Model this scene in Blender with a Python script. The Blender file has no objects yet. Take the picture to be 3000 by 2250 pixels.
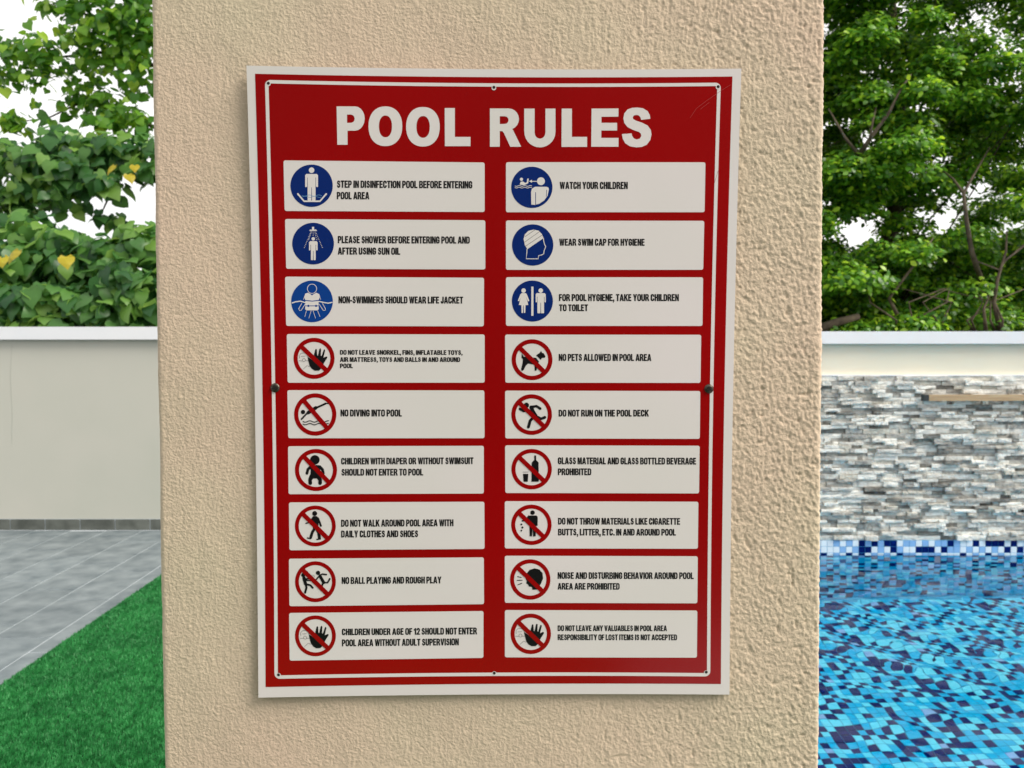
import bpy, math, random
import numpy as np
from mathutils import Vector, Matrix
from mathutils.geometry import tessellate_polygon

random.seed(7)
rng = np.random.default_rng(11)
S = bpy.context.scene
COL = S.collection

# ------------------------------------------------------------------ camera, sky, sun, exposure
F = 3000 * 26.0 / 36.0
PITCH = math.radians(2.0)
CP, SP = math.cos(PITCH), math.sin(PITCH)
WALL_Y = 6.2


def ray(px, py):
    x = (px - 1500.0) / F
    y = -(py - 1125.0) / F
    return np.array((x, CP + y * SP, y * CP - SP))


_r = ray(200, 1551)
CAM_H = -WALL_Y * _r[2] / _r[1]          # deck is z = 0


def on_plane(px, py, Y):
    r = ray(px, py)
    t = Y / r[1]
    return Vector((r[0] * t, Y, CAM_H + r[2] * t))


def on_level(px, py, z=0.0):
    r = ray(px, py)
    t = (z - CAM_H) / r[2]
    return Vector((r[0] * t, r[1] * t, z))


def project(P):
    P = np.asarray(P, float)
    d = P - np.array((0, 0, CAM_H))
    fwd = d[..., 1] * CP - d[..., 2] * SP
    up = d[..., 1] * SP + d[..., 2] * CP
    return 1500 + F * d[..., 0] / fwd, 1125 - F * up / fwd, fwd


cam = bpy.data.cameras.new('camera')
cam.lens = 26.0
cam.sensor_width = 36.0
cam.clip_start = 0.05
cam.clip_end = 600
cam.dof.use_dof = True
cam.dof.focus_distance = 0.92
cam.dof.aperture_fstop = 11
co = bpy.data.objects.new('camera', cam)
COL.objects.link(co)
co.location = (0, 0, CAM_H)
co.rotation_euler = (math.radians(90) - PITCH, 0, 0)
S.camera = co

SUN_EL, SUN_AZ = math.radians(44), math.radians(112)   # azimuth clockwise from +Y
w = bpy.data.worlds.new('World')
S.world = w
w.use_nodes = True
nt = w.node_tree
bg = nt.nodes['Background']
sky = nt.nodes.new('ShaderNodeTexSky')
sky.sky_type = 'NISHITA'
sky.sun_disc = False
sky.sun_elevation = SUN_EL
sky.sun_rotation = SUN_AZ
sky.air_density = 1.0
sky.dust_density = 4.0
mixn = nt.nodes.new('ShaderNodeMix')
mixn.data_type = 'RGBA'
cn = nt.nodes.new('ShaderNodeTexNoise')
cn.inputs['Scale'].default_value = 1.6
cn.inputs['Detail'].default_value = 5
mr = nt.nodes.new('ShaderNodeMapRange')
mr.inputs['From Min'].default_value = 0.35
mr.inputs['From Max'].default_value = 0.6
mr.inputs['To Min'].default_value = 0.55
mr.inputs['To Max'].default_value = 0.95
tc = nt.nodes.new('ShaderNodeTexCoord')
nt.links.new(tc.outputs['Generated'], cn.inputs['Vector'])
nt.links.new(cn.outputs['Fac'], mr.inputs['Value'])
nt.links.new(mr.outputs['Result'], mixn.inputs['Factor'])
nt.links.new(sky.outputs['Color'], mixn.inputs['A'])
mixn.inputs['B'].default_value = (9.9, 9.65, 9.4, 1)
nt.links.new(mixn.outputs['Result'], bg.inputs['Color'])
bg.inputs['Strength'].default_value = 0.1

sl = bpy.data.lights.new('sun', 'SUN')
sl.energy = 2.6
sl.angle = math.radians(26)
sl.color = (1.0, 0.94, 0.84)
so = bpy.data.objects.new('sun', sl)
COL.objects.link(so)
sd = Vector((math.sin(SUN_AZ) * math.cos(SUN_EL), math.cos(SUN_AZ) * math.cos(SUN_EL), math.sin(SUN_EL)))
so.rotation_euler = sd.to_track_quat('Z', 'Y').to_euler()
so.location = sd * 20

S.view_settings.view_transform = 'Standard'
S.view_settings.look = 'None'
S.view_settings.gamma = 1
S.view_settings.exposure = 0.55
S.view_settings.use_curve_mapping = False
S.render.engine = 'CYCLES'
S.cycles.use_denoising = True
S.cycles.max_bounces = 10
S.cycles.diffuse_bounces = 4
S.cycles.transmission_bounces = 8
S.cycles.transparent_max_bounces = 12
S.cycles.caustics_refractive = True
S.cycles.caustics_reflective = False
S.cycles.sample_clamp_indirect = 6.0


# ------------------------------------------------------------------ materials
def lin(r, g, b):
    f = lambda c: ((c / 255 + 0.055) / 1.055) ** 2.4 if c > 10 else c / 255 / 12.92
    return (f(r), f(g), f(b), 1)


def material(name, col, rough=0.6, col2=None, nscale=5.0, detail=4, bump=0.0, bscale=80.0, spec=0.5,
             metal=0.0, rand=0.0, lo=0.35, hi=0.65, bdist=0.002, aniso=None):
    m = bpy.data.materials.new(name)
    m.use_nodes = True
    n = m.node_tree.nodes
    L = m.node_tree.links
    p = n['Principled BSDF']
    p.inputs['Roughness'].default_value = rough
    p.inputs['Metallic'].default_value = metal
    p.inputs['Specular IOR Level'].default_value = spec
    tcn = n.new('ShaderNodeTexCoord')
    out = None
    if col2:
        no = n.new('ShaderNodeTexNoise')
        no.inputs['Scale'].default_value = nscale
        no.inputs['Detail'].default_value = detail
        src = tcn.outputs['Object']
        g = n.new('ShaderNodeNewGeometry')
        src = g.outputs['Position']
        if aniso:
            mp = n.new('ShaderNodeMapping')
            mp.inputs['Scale'].default_value = aniso
            L.new(src, mp.inputs['Vector'])
            src = mp.outputs['Vector']
        L.new(src, no.inputs['Vector'])
        r = n.new('ShaderNodeMapRange')
        r.inputs['From Min'].default_value = lo
        r.inputs['From Max'].default_value = hi
        L.new(no.outputs['Fac'], r.inputs['Value'])
        mx = n.new('ShaderNodeMix')
        mx.data_type = 'RGBA'
        mx.inputs['A'].default_value = col
        mx.inputs['B'].default_value = col2
        L.new(r.outputs['Result'], mx.inputs['Factor'])
        out = mx.outputs['Result']
        L.new(out, p.inputs['Base Color'])
    else:
        p.inputs['Base Color'].default_value = col
    if rand:
        oi = n.new('ShaderNodeObjectInfo')
        r2 = n.new('ShaderNodeMapRange')
        r2.inputs['To Min'].default_value = 1 - rand
        r2.inputs['To Max'].default_value = 1 + rand
        L.new(oi.outputs['Random'], r2.inputs['Value'])
        hs = n.new('ShaderNodeHueSaturation')
        if out:
            L.new(out, hs.inputs['Color'])
        else:
            hs.inputs['Color'].default_value = col
        L.new(r2.outputs['Result'], hs.inputs['Value'])
        L.new(hs.outputs['Color'], p.inputs['Base Color'])
    if bump:
        bn = n.new('ShaderNodeTexNoise')
        bn.inputs['Scale'].default_value = bscale
        bn.inputs['Detail'].default_value = 5
        g2 = n.new('ShaderNodeNewGeometry')
        L.new(g2.outputs['Position'], bn.inputs['Vector'])
        b = n.new('ShaderNodeBump')
        b.inputs['Strength'].default_value = bump
        b.inputs['Distance'].default_value = bdist
        L.new(bn.outputs['Fac'], b.inputs['Height'])
        L.new(b.outputs['Normal'], p.inputs['Normal'])
    return m


def leaf_material(name, cols, rough=0.42, trans=0.35):
    m = bpy.data.materials.new(name)
    m.use_nodes = True
    n = m.node_tree.nodes
    L = m.node_tree.links
    p = n['Principled BSDF']
    p.inputs['Roughness'].default_value = rough
    p.inputs['Specular IOR Level'].default_value = 0.45
    g = n.new('ShaderNodeNewGeometry')
    oi = n.new('ShaderNodeObjectInfo')
    a = n.new('ShaderNodeMath')
    a.operation = 'ADD'
    L.new(g.outputs['Random Per Island'], a.inputs[0])
    L.new(oi.outputs['Random'], a.inputs[1])
    fr = n.new('ShaderNodeMath')
    fr.operation = 'FRACT'
    L.new(a.outputs[0], fr.inputs[0])
    cr = n.new('ShaderNodeValToRGB')
    cr.color_ramp.elements[0].position = 0
    cr.color_ramp.elements[0].color = cols[0][1]
    cr.color_ramp.elements[1].position = cols[-1][0]
    cr.color_ramp.elements[1].color = cols[-1][1]
    for pos, c in cols[1:-1]:
        e = cr.color_ramp.elements.new(pos)
        e.color = c
    L.new(fr.outputs[0], cr.inputs['Fac'])
    L.new(cr.outputs['Color'], p.inputs['Base Color'])
    t = n.new('ShaderNodeBsdfTranslucent')
    hs = n.new('ShaderNodeHueSaturation')
    hs.inputs['Hue'].default_value = 0.485
    hs.inputs['Value'].default_value = 1.9
    L.new(cr.outputs['Color'], hs.inputs['Color'])
    L.new(hs.outputs['Color'], t.inputs['Color'])
    mx = n.new('ShaderNodeMixShader')
    mx.inputs[0].default_value = trans
    L.new(p.outputs[0], mx.inputs[1])
    L.new(t.outputs[0], mx.inputs[2])
    L.new(mx.outputs[0], n['Material Output'].inputs['Surface'])
    return m


M = {}
M['stucco'] = material('beige_stucco', lin(214, 189, 168), 0.9, lin(205, 191, 165), 2.2, 6, 0.7, 330.0, 0.2, bdist=0.002)
M['white_print'] = material('white_plastic', lin(226, 219, 218), 0.28, lin(221, 217, 213), 4, 2)
M['red_print'] = material('red_vinyl', (0.31, 0.0, 0.001, 1), 0.2, (0.28, 0.0, 0.0008, 1), 4, 2)
M['cut_edge'] = material('board_edge', lin(205, 203, 200), 0.5)
M['blue_print'] = material('blue_vinyl', lin(2, 38, 108), 0.25)
M['bright_blue'] = material('bright_blue_vinyl', lin(8, 62, 140), 0.25)
M['black_print'] = material('black_vinyl', (0.004, 0.0035, 0.005, 1), 0.3)
M['grey_print'] = material('grey_line_vinyl', lin(90, 88, 88), 0.3)
M['aqua_print'] = material('aqua_line_vinyl', lin(90, 140, 185), 0.3)
M['dark_steel'] = material('dark_steel', (0.05, 0.04, 0.03, 1), 0.35, (0.12, 0.11, 0.09, 1), 500, 2, metal=0.9)
M['hole_dark'] = material('hole_dark', (0.012, 0.008, 0.006, 1), 0.9)
M['plaster'] = material('shade_grey_wall', lin(193, 192, 182), 0.8, lin(184, 186, 175), 0.9, 6, 0.12, 25, 0.2)  # grey puts the left wall's shade into its colour
M['cream'] = material('cream_wall_paint', lin(236, 228, 208), 0.8, lin(228, 224, 206), 1.3, 6, 0.12, 25, 0.2)
M['coping'] = material('white_coping_paint', lin(233, 234, 238), 0.55, lin(226, 229, 234), 2, 5, 0.1, 40)
M['grey_crack'] = material('grey_crack', lin(140, 142, 136), 0.9)
M['skirt'] = material('dark_skirting_tile', lin(104, 108, 102), 0.45, lin(78, 82, 76), 9, 6, rand=0.14)
M['grout'] = material('pale_grout', lin(174, 181, 186), 0.8, lin(160, 168, 172), 6, 4)
M['deck'] = material('blue_grey_deck_tile', lin(128, 137, 141), 0.42, lin(88, 99, 105), 7.5, 8, 0.05, 60, 0.5, rand=0.07, lo=0.3, hi=0.7)
M['turf'] = material('artificial_grass', (0.016, 0.185, 0.042, 1), 0.55, (0.026, 0.25, 0.058, 1), 5, 3)
M['turf_base'] = material('turf_backing', (0.006, 0.07, 0.015, 1), 0.9, (0.01, 0.1, 0.02, 1), 30, 4)
M['soil'] = material('brown_soil', (0.09, 0.065, 0.04, 1), 0.95, (0.05, 0.06, 0.025, 1), 2, 6, 0.5, 12)
ST = [('stone_white', (240, 240, 234), (218, 217, 210)), ('stone_pale', (222, 221, 214), (190, 189, 183)),
      ('stone_mid', (188, 187, 181), (148, 147, 142)), ('stone_dark', (148, 147, 141), (104, 103, 98)),
      ('stone_warm', (214, 211, 200), (178, 175, 165))]
for nme, a_, b_ in ST:
    M[nme] = material(nme, lin(*a_), 0.85, lin(*b_), 22, 6, 0.8, 60, 0.2, bdist=0.012, aniso=(1, 1, 2.2))
M['stone_bed'] = material('stone_bedding', lin(150, 150, 146), 0.9)
M['navy'] = material('navy_mosaic', (0.0, 0.010, 0.12, 1), 0.3, spec=0.08)
M['cyan'] = material('cyan_mosaic', (0.0, 0.45, 0.80, 1), 0.3, spec=0.08)
M['aqua'] = material('aqua_mosaic', (0.11, 0.70, 0.93, 1), 0.3, spec=0.08)
M['sky_tile'] = material('sky_blue_mosaic', (0.24, 0.46, 0.80, 1), 0.2)
M['white_tile'] = material('white_mosaic', (0.74, 0.84, 0.93, 1), 0.2)
M['pool_grout'] = material('pool_grout', (0.02, 0.36, 0.62, 1), 0.7)
M['band_grout'] = material('band_grout', (0.52, 0.66, 0.80, 1), 0.7)
M['bark'] = material('grey_brown_bark', (0.13, 0.10, 0.065, 1), 0.9, (0.06, 0.045, 0.03, 1), 15, 5, 0.6, 40, bdist=0.01)
M['bar'] = material('tan_wood_bar', lin(190, 165, 130), 0.6, lin(165, 140, 108), 3, 5, aniso=(1, 8, 20))
M['bar_cap'] = material('black_bar_cap', lin(40, 48, 50), 0.5)
M['added_wall'] = material('added_wall_brown', lin(96, 84, 72), 0.9, lin(80, 72, 62), 2, 5)  # brown for the unseen wall added behind the camera
M['heart_leaf'] = leaf_material('heart_leaf_green', [(0, (0.022, 0.085, 0.028, 1)), (0.35, (0.055, 0.165, 0.04, 1)), (0.75, (0.115, 0.265, 0.058, 1)), (1.0, (0.22, 0.38, 0.075, 1))], 0.36, 0.46)
M['yellow_leaf'] = leaf_material('yellowed_leaf', [(0, (0.40, 0.30, 0.01, 1)), (1, (0.42, 0.36, 0.02, 1))], 0.5, 0.3)
M['lime_leaf'] = leaf_material('lime_green_leaf', [(0, (0.042, 0.156, 0.014, 1)), (0.4, (0.084, 0.234, 0.022, 1)), (0.8, (0.154, 0.338, 0.026, 1)), (1.0, (0.280, 0.442, 0.036, 1))], 0.42, 0.42)
M['small_leaf'] = leaf_material('small_leaf_green', [(0, (0.029, 0.112, 0.011, 1)), (0.4, (0.084, 0.245, 0.018, 1)), (0.8, (0.203, 0.428, 0.025, 1)), (1.0, (0.404, 0.592, 0.036, 1))], 0.38, 0.38)

mw = bpy.data.materials.new('pool_water')
mw.use_nodes = True
p_ = mw.node_tree.nodes['Principled BSDF']
p_.inputs['Base Color'].default_value = (0.93, 0.99, 1.0, 1)
p_.inputs['Roughness'].default_value = 0.0
p_.inputs['IOR'].default_value = 1.29
p_.inputs['Transmission Weight'].default_value = 1.0
M['water'] = mw


# ------------------------------------------------------------------ object helpers
def link(o, parent=None):
    COL.objects.link(o)
    if parent is not None:
        o.parent = parent
    return o


def tag(o, label=None, cat=None, group=None, kind=None):
    if label:
        o['label'] = label
    if cat:
        o['category'] = cat
    if group:
        o['group'] = group
    if kind:
        o['kind'] = kind
    return o


def empty(name, loc=(0, 0, 0)):
    o = bpy.data.objects.new(name, None)
    o.location = loc
    o.empty_display_size = 0.1
    COL.objects.link(o)
    return o


def mesh(name, verts, faces, mats, parent=None, fm=None, smooth=False, loc=None):
    """verts in world coordinates; parents here are unrotated Empties or meshes, so children subtract their origin"""
    me = bpy.data.meshes.new(name)
    off = Vector((0, 0, 0))
    q = parent
    while q is not None:
        off += Vector(q.location)
        q = q.parent
    if loc is not None:
        base = Vector(loc)
    else:
        base = off.copy()
    if isinstance(verts, np.ndarray):
        V = (verts - np.array(base)).tolist()
    else:
        V = [(v[0] - base.x, v[1] - base.y, v[2] - base.z) for v in verts]
    me.from_pydata(V, [], faces)
    for m in (mats if isinstance(mats, (list, tuple)) else [mats]):
        me.materials.append(m)
    if fm is not None:
        me.polygons.foreach_set('material_index', np.asarray(fm, dtype=np.int32))
    if smooth:
        me.polygons.foreach_set('use_smooth', np.ones(len(me.polygons), dtype=bool))
    me.update()
    o = bpy.data.objects.new(name, me)
    link(o, parent)
    if loc is not None:
        o.location = base - off
    return o


def box_data(x0, x1, y0, y1, z0, z1, ch=0.0):
    if ch <= 0:
        v = [(x0, y0, z0), (x1, y0, z0), (x1, y1, z0), (x0, y1, z0), (x0, y0, z1), (x1, y0, z1), (x1, y1, z1), (x0, y1, z1)]
        f = [(0, 3, 2, 1), (4, 5, 6, 7), (0, 1, 5, 4), (1, 2, 6, 5), (2, 3, 7, 6), (3, 0, 4, 7)]
        return v, f
    v = [(x0, y0 + ch, z0 + ch), (x1, y0 + ch, z0 + ch), (x1, y1, z0 + ch), (x0, y1, z0 + ch),
         (x0, y0 + ch, z1 - ch), (x1, y0 + ch, z1 - ch), (x1, y1, z1 - ch), (x0, y1, z1 - ch)]
    return v, []


def box(name, x0, x1, y0, y1, z0, z1, mat, parent=None):
    v, f = box_data(x0, x1, y0, y1, z0, z1)
    return mesh(name, v, f, mat, parent)


def join_boxes(name, boxes, mats, parent=None, fm=None):
    V, Fc, mi = [], [], []
    for i, b in enumerate(boxes):
        v, f = box_data(*b)
        o = len(V)
        V += v
        Fc += [tuple(k + o for k in q) for q in f]
        mi += [fm[i] if fm else 0] * len(f)
    return mesh(name, V, Fc, mats, parent, mi)


def pieces(name, shapes, mats_list, parent):
    """separate part objects sharing mesh data per (size, material): shapes = (x, y, z, sx, sy, sz, mi), box centred bottom-front-left"""
    cache = {}
    res = []
    off = Vector((0, 0, 0))
    q = parent
    while q is not None:
        off += Vector(q.location)
        q = q.parent
    for (x, y, z, sx, sy, sz, mi) in shapes:
        key = (round(sx, 4), round(sy, 4), round(sz, 4), mi)
        if key not in cache:
            me = bpy.data.meshes.new(name)
            c = min(sx, sy, sz) * 0.12
            hx, hy, hz = sx / 2, sy / 2, sz / 2
            # chamfered block: three nested rings keep edges soft
            v = []
            for (ax, ay, az) in ((hx - c, hy - c, hz), (hx - c, hy, hz - c), (hx, hy - c, hz - c)):
                for s1 in (-1, 1):
                    for s2 in (-1, 1):
                        for s3 in (-1, 1):
                            v.append((ax * s1, ay * s2, az * s3))
            import bmesh
            bm = bmesh.new()
            vs = [bm.verts.new(p) for p in v]
            bmesh.ops.convex_hull(bm, input=vs)
            bmesh.ops.dissolve_limit(bm, angle_limit=0.01, verts=bm.verts, edges=bm.edges)
            bm.to_mesh(me)
            bm.free()
            me.materials.append(mats_list[mi])
            cache[key] = me
        o = bpy.data.objects.new(name, cache[key])
        o.location = Vector((x + sx / 2, y + sy / 2, z + sz / 2)) - off
        link(o, parent)
        res.append(o)
    return res


def tube_data(pts, radii, seg=8):
    V, Fc = [], []
    pts = [Vector(p) for p in pts]
    for i, p in enumerate(pts):
        d = (pts[min(i + 1, len(pts) - 1)] - pts[max(i - 1, 0)]).normalized()
        a = d.cross(Vector((0.3, 1, 0.1))).normalized()
        b = d.cross(a)
        for k in range(seg):
            t = 2 * math.pi * k / seg
            V.append(p + (a * math.cos(t) + b * math.sin(t)) * radii[i])
    for i in range(len(pts) - 1):
        for k in range(seg):
            Fc.append((i * seg + k, i * seg + (k + 1) % seg, (i + 1) * seg + (k + 1) % seg, (i + 1) * seg + k))
    Fc.append(tuple(range(seg))[::-1])
    Fc.append(tuple((len(pts) - 1) * seg + k for k in range(seg)))
    return [tuple(v) for v in V], Fc


def tube(name, pts, radii, mat, parent, seg=8):
    v, f = tube_data(pts, radii, seg)
    return mesh(name, v, f, mat, parent, smooth=True)


def vnoise(x, y, seed=0):
    r = np.random.default_rng(seed)
    tab = r.random((512, 512))
    xi = np.floor(x).astype(int)
    yi = np.floor(y).astype(int)
    fx = x - xi
    fy = y - yi
    fx = fx * fx * (3 - 2 * fx)
    fy = fy * fy * (3 - 2 * fy)
    g = lambda a, b: tab[a % 512, b % 512]
    return (g(xi, yi) * (1 - fx) + g(xi + 1, yi) * fx) * (1 - fy) + (g(xi, yi + 1) * (1 - fx) + g(xi + 1, yi + 1) * fx) * fy - 0.5


# ================================================================== SETTING
# ---- ground far and near, with the pool cut out
PX0, PX1, PY0 = 0.95, 9.0, 1.6        # pool plan
POOL_Y1 = WALL_Y
zw = on_plane(2700, 1624, WALL_Y).z    # water level
GZ = -0.03
quads = [(-150, PX0 - 0.02, -150, 250), (PX1 + 0.02, 150, -150, 250), (PX0 - 0.02, PX1 + 0.02, -150, PY0 - 0.02), (PX0 - 0.02, PX1 + 0.02, POOL_Y1 + 0.3, 250)]
V, Fc = [], []
for (a, b, c, d) in quads:
    k = len(V)
    V += [(a, c, GZ), (b, c, GZ), (b, d, GZ), (a, d, GZ)]
    Fc.append((k, k + 1, k + 2, k + 3))
g_ = mesh('ground', V, Fc, M['soil'])
tag(g_, 'bare soil ground around and beyond the garden walls', kind='structure')

# ---- deck of blue grey tiles (left)
A = on_level(0, 2010)
B = on_level(472, 1686)
ddir = (B - A).normalized()            # direction of the turf edge, away from the camera
dnrm = Vector((ddir.y, -ddir.x, 0))    # to the right
edge_at = lambda Y: A + ddir * ((Y - A.y) / ddir.y)

deck = mesh('deck', [tuple(edge_at(-2) + Vector((0, 0, -0.003)) + dnrm * 0.0), tuple(edge_at(WALL_Y) + Vector((0, 0, -0.003))), (-8, WALL_Y, -0.003), (-8, -2, -0.003)], [(0, 1, 2, 3)], M['grout'])
tag(deck, 'blue grey tiled deck beside the green artificial grass', kind='structure')
tw, tl, gr = 0.30, 0.60, 0.007
# tile rows run along ddir; first partial row of 0.10 beside the turf
L0 = A - ddir * 4.5
tiles_v = []
rows = [(0.0, 0.105)] + [(0.105 + i * tw, 0.105 + (i + 1) * tw) for i in range(16)]
tile_me_cache = {}
for ri, (u0, u1) in enumerate(rows):
    stag = (ri % 3) * 0.2 + 0.08
    for j in range(-1, 17):
        s0, s1 = j * tl + stag, (j + 1) * tl + stag
        base = L0 - dnrm * (u0 + gr / 2) + ddir * (s0 + gr / 2)
        wd, ln = (u1 - u0 - gr), tl - gr
        # clip against the wall
        far = base + ddir * ln
        if base.y > WALL_Y - 0.02:
            continue
        if far.y > WALL_Y - 0.03:
            ln = (WALL_Y - 0.03 - base.y) / ddir.y
            if ln < 0.05:
                continue
        if base.x < -7.6 or far.y < 0.4:
            continue
        key = (round(wd, 4), round(ln, 3))
        if key not in tile_me_cache:
            me = bpy.data.meshes.new('deck_tile')
            h, c = 0.0, 0.002
            vv = [(0, 0, -0.011), (-wd, 0, -0.011), (-wd, ln, -0.011), (0, ln, -0.011),
                  (-0, 0, -c), (-wd, 0, -c), (-wd, ln, -c), (0, ln, -c),
                  (-c, c, 0), (-wd + c, c, 0), (-wd + c, ln - c, 0), (-c, ln - c, 0)]
            ff = [(0, 4, 5, 1), (1, 5, 6, 2), (2, 6, 7, 3), (3, 7, 4, 0), (4, 8, 9, 5), (5, 9, 10, 6), (6, 10, 11, 7), (7, 11, 8, 4), (8, 11, 10, 9)]
            me.from_pydata(vv, [], ff)
            me.materials.append(M['deck'])
            me.update()
            tile_me_cache[key] = me
        o = bpy.data.objects.new('deck_tile', tile_me_cache[key])
        o.location = (base.x, base.y, random.uniform(-0.0008, 0.0))
        o.rotation_euler = (0, 0, math.atan2(-ddir.x, ddir.y))
        link(o, deck)

# ---- paving under the pillar and beside the pool (hidden strip) and turf
turf_r = 0.55
tb = mesh('turf_base', [tuple(edge_at(-2.0) + Vector((0, 0, 0.004))), (turf_r, -2.0, 0.004), (turf_r, WALL_Y, 0.004), tuple(edge_at(WALL_Y) + Vector((0, 0, 0.004)))], [(0, 1, 2, 3)], M['turf_base'])
tag(tb, 'backing sheet of the green artificial grass beside the tiled deck', kind='structure')
pv = box('pool_edging', turf_r + 0.002, PX0 - 0.002, -2, WALL_Y, -0.05, 0.0, M['grout'])
tag(pv, 'pale paved edging between the artificial grass and the pool', kind='structure')
pv2 = box('near_paving', PX0 + 0.002, 8, -2, PY0 - 0.002, -0.05, 0.0, M['grout'])
tag(pv2, 'pale paving at the near end of the pool', kind='structure')

n = 260000
ys = 1.9 + (WALL_Y - 1.9) * rng.random(n) ** 1.35
xe = A.x + ddir.x / ddir.y * (ys - A.y)
u = rng.random(n)
span = np.where(ys < 5.2, 1.25, 0.9)
xs = xe + 0.004 + span * u
hgt = rng.uniform(0.010, 0.017, n)
ang = rng.uniform(0, 2 * math.pi, n)
swirl = vnoise(xs * 60, ys * 60, 3) * 5
lean = rng.uniform(0.1, 0.7, n) * hgt
lx, ly = np.cos(ang * 0.35 + swirl) * lean, np.sin(ang * 0.35 + swirl) * lean
wd = rng.uniform(0.0016, 0.0028, n)
wx, wy = np.cos(ang) * wd, np.sin(ang) * wd
z0 = np.full(n, 0.004)
V = np.empty((n, 3, 3))
V[:, 0] = np.stack((xs - wx, ys - wy, z0), 1)
V[:, 1] = np.stack((xs + wx, ys + wy, z0), 1)
V[:, 2] = np.stack((xs + lx, ys + ly, z0 + hgt), 1)
keep = (V[:, 2, 1] < WALL_Y - 0.04)
V = V[keep].reshape(-1, 3)


def fast_tris(name, V, tris, mats, parent=None, fm=None, smooth=False):
    me = bpy.data.meshes.new(name)
    nv, nf = len(V), len(tris)
    me.vertices.add(nv)
    me.vertices.foreach_set('co', np.asarray(V, np.float32).ravel())
    me.loops.add(nf * 3)
    me.loops.foreach_set('vertex_index', np.asarray(tris, np.int32).ravel())
    me.polygons.add(nf)
    me.polygons.foreach_set('loop_start', np.arange(0, nf * 3, 3, dtype=np.int32))
    for m in (mats if isinstance(mats, (list, tuple)) else [mats]):
        me.materials.append(m)
    if fm is not None:
        me.polygons.foreach_set('material_index', np.asarray(fm, np.int32))
    me.polygons.foreach_set('use_smooth', np.full(nf, smooth, dtype=bool))
    me.update(calc_edges=True)
    o = bpy.data.objects.new(name, me)
    link(o, parent)
    return o


gt = fast_tris('artificial_grass', V, np.arange(len(V)).reshape(-1, 3), M['turf'])
tag(gt, 'short bright green artificial grass blades beside the tiled deck', 'artificial grass', kind='stuff')

# ---- left garden wall
ctop = on_plane(235, 958, WALL_Y).z
cbot = on_plane(235, 995, WALL_Y).z
gw = empty('garden_wall', (-3, WALL_Y, 0))
tag(gw, 'plain garden wall greyed to stand for shade, with white coping behind the tiled deck', 'wall')
WJ = 0.6
box('wall_body', -9, WJ, WALL_Y, WALL_Y + 0.2, -0.05, cbot, M['plaster'], gw)
box('coping', -9.0, WJ, WALL_Y - 0.045, WALL_Y + 0.25, cbot, ctop, M['coping'], gw)
bt = on_plane(235, 1521, WALL_Y).z
sh = []
x_ref = on_plane(134, 1536, WALL_Y).x
k = 0
x = x_ref - 0.295 * 24
while x < -0.3:
    sh.append((x + 0.005, WALL_Y - 0.012, 0.001, 0.285, 0.011, bt - 0.001, 0))
    x += 0.295
pieces('skirting_tile', sh, [M['skirt']], gw)
box('skirting_grout', -9, WJ, WALL_Y - 0.006, WALL_Y - 0.001, 0.001, bt + 0.004, M['grout'], gw)
cr_pts = [on_plane(35, 1010, WALL_Y - 0.0005), on_plane(30, 1100, WALL_Y - 0.0005), on_plane(36, 1220, WALL_Y - 0.0005), on_plane(34, 1300, WALL_Y - 0.0005)]
tube('hairline_crack', cr_pts, [0.0004, 0.0007, 0.0005, 0.0003], M['grey_crack'], gw, 4)

# ---- right pool wall
rtop = on_plane(2700, 971, WALL_Y).z
rbot = on_plane(2700, 1007, WALL_Y).z
stop = on_plane(2700, 1102, WALL_Y).z
sbot = on_plane(2700, 1582, WALL_Y).z
pw = empty('pool_wall', (3.5, WALL_Y, 0))
tag(pw, 'cream wall with white coping and stacked stone facing above the pool', 'wall')
WX1 = 9.3
box('wall_body', WJ + 0.002, WX1, WALL_Y + 0.03, WALL_Y + 0.22, -1.6, rbot, M['cream'], pw)
box('coping', WJ + 0.002, WX1, WALL_Y - 0.02, WALL_Y + 0.27, rbot, rtop, M['coping'], pw)
box('stone_bedding', WJ + 0.002, WX1, WALL_Y + 0.012, WALL_Y + 0.028, sbot, stop, M['stone_bed'], pw)
# stacked stones
rs = random.Random(5)
stones = []
z = sbot
nrow = 0
H = stop - sbot
rowsh = []
while z < stop - 0.012:
    h = rs.choice((0.026, 0.030, 0.034, 0.034, 0.040))
    if z + h > stop - 0.012:
        h = stop - z
    rowsh.append((z, h))
    z += h
smats = [M[k[0]] for k in ST]
for (z, h) in rowsh:
    x = WJ + 0.02 - rs.uniform(0, 0.2)
    while x < 6.4:
        L = rs.choice((0.05, 0.08, 0.11, 0.14, 0.17, 0.2))
        L *= rs.uniform(0.85, 1.15)
        L = round(L / 0.005) * 0.005
        proud = rs.choice((0.004, 0.010, 0.018, 0.026, 0.036, 0.046))
        mi = rs.choices((0, 1, 2, 3, 4), (0.44, 0.27, 0.15, 0.06, 0.08))[0]
        if proud < 0.008 and mi == 0:
            mi = 2
        # some stones are split or taller
        hh = h - rs.choice((0.0005, 0.002, 0.004))
        dz = 0 if rs.random() < .6 else h - hh
        if x > WJ:
            stones.append((x, WALL_Y + 0.011 - proud, z + dz, L - 0.002, proud, hh, mi))
        x += L
sv = []
for s in stones:
    px, py, _ = project((s[0] + s[3] / 2, WALL_Y, s[2] + s[5] / 2))
    vis = 2395 < px < 3010
    sv.append((0 if vis else 1, -(s[3] * s[5]) if vis else abs(px - 2700), s))
sv.sort(key=lambda t: (t[0], t[1]))
top300 = [t[2] for t in sv[:300]]
rest = [t[2] for t in sv[300:]]


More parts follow.
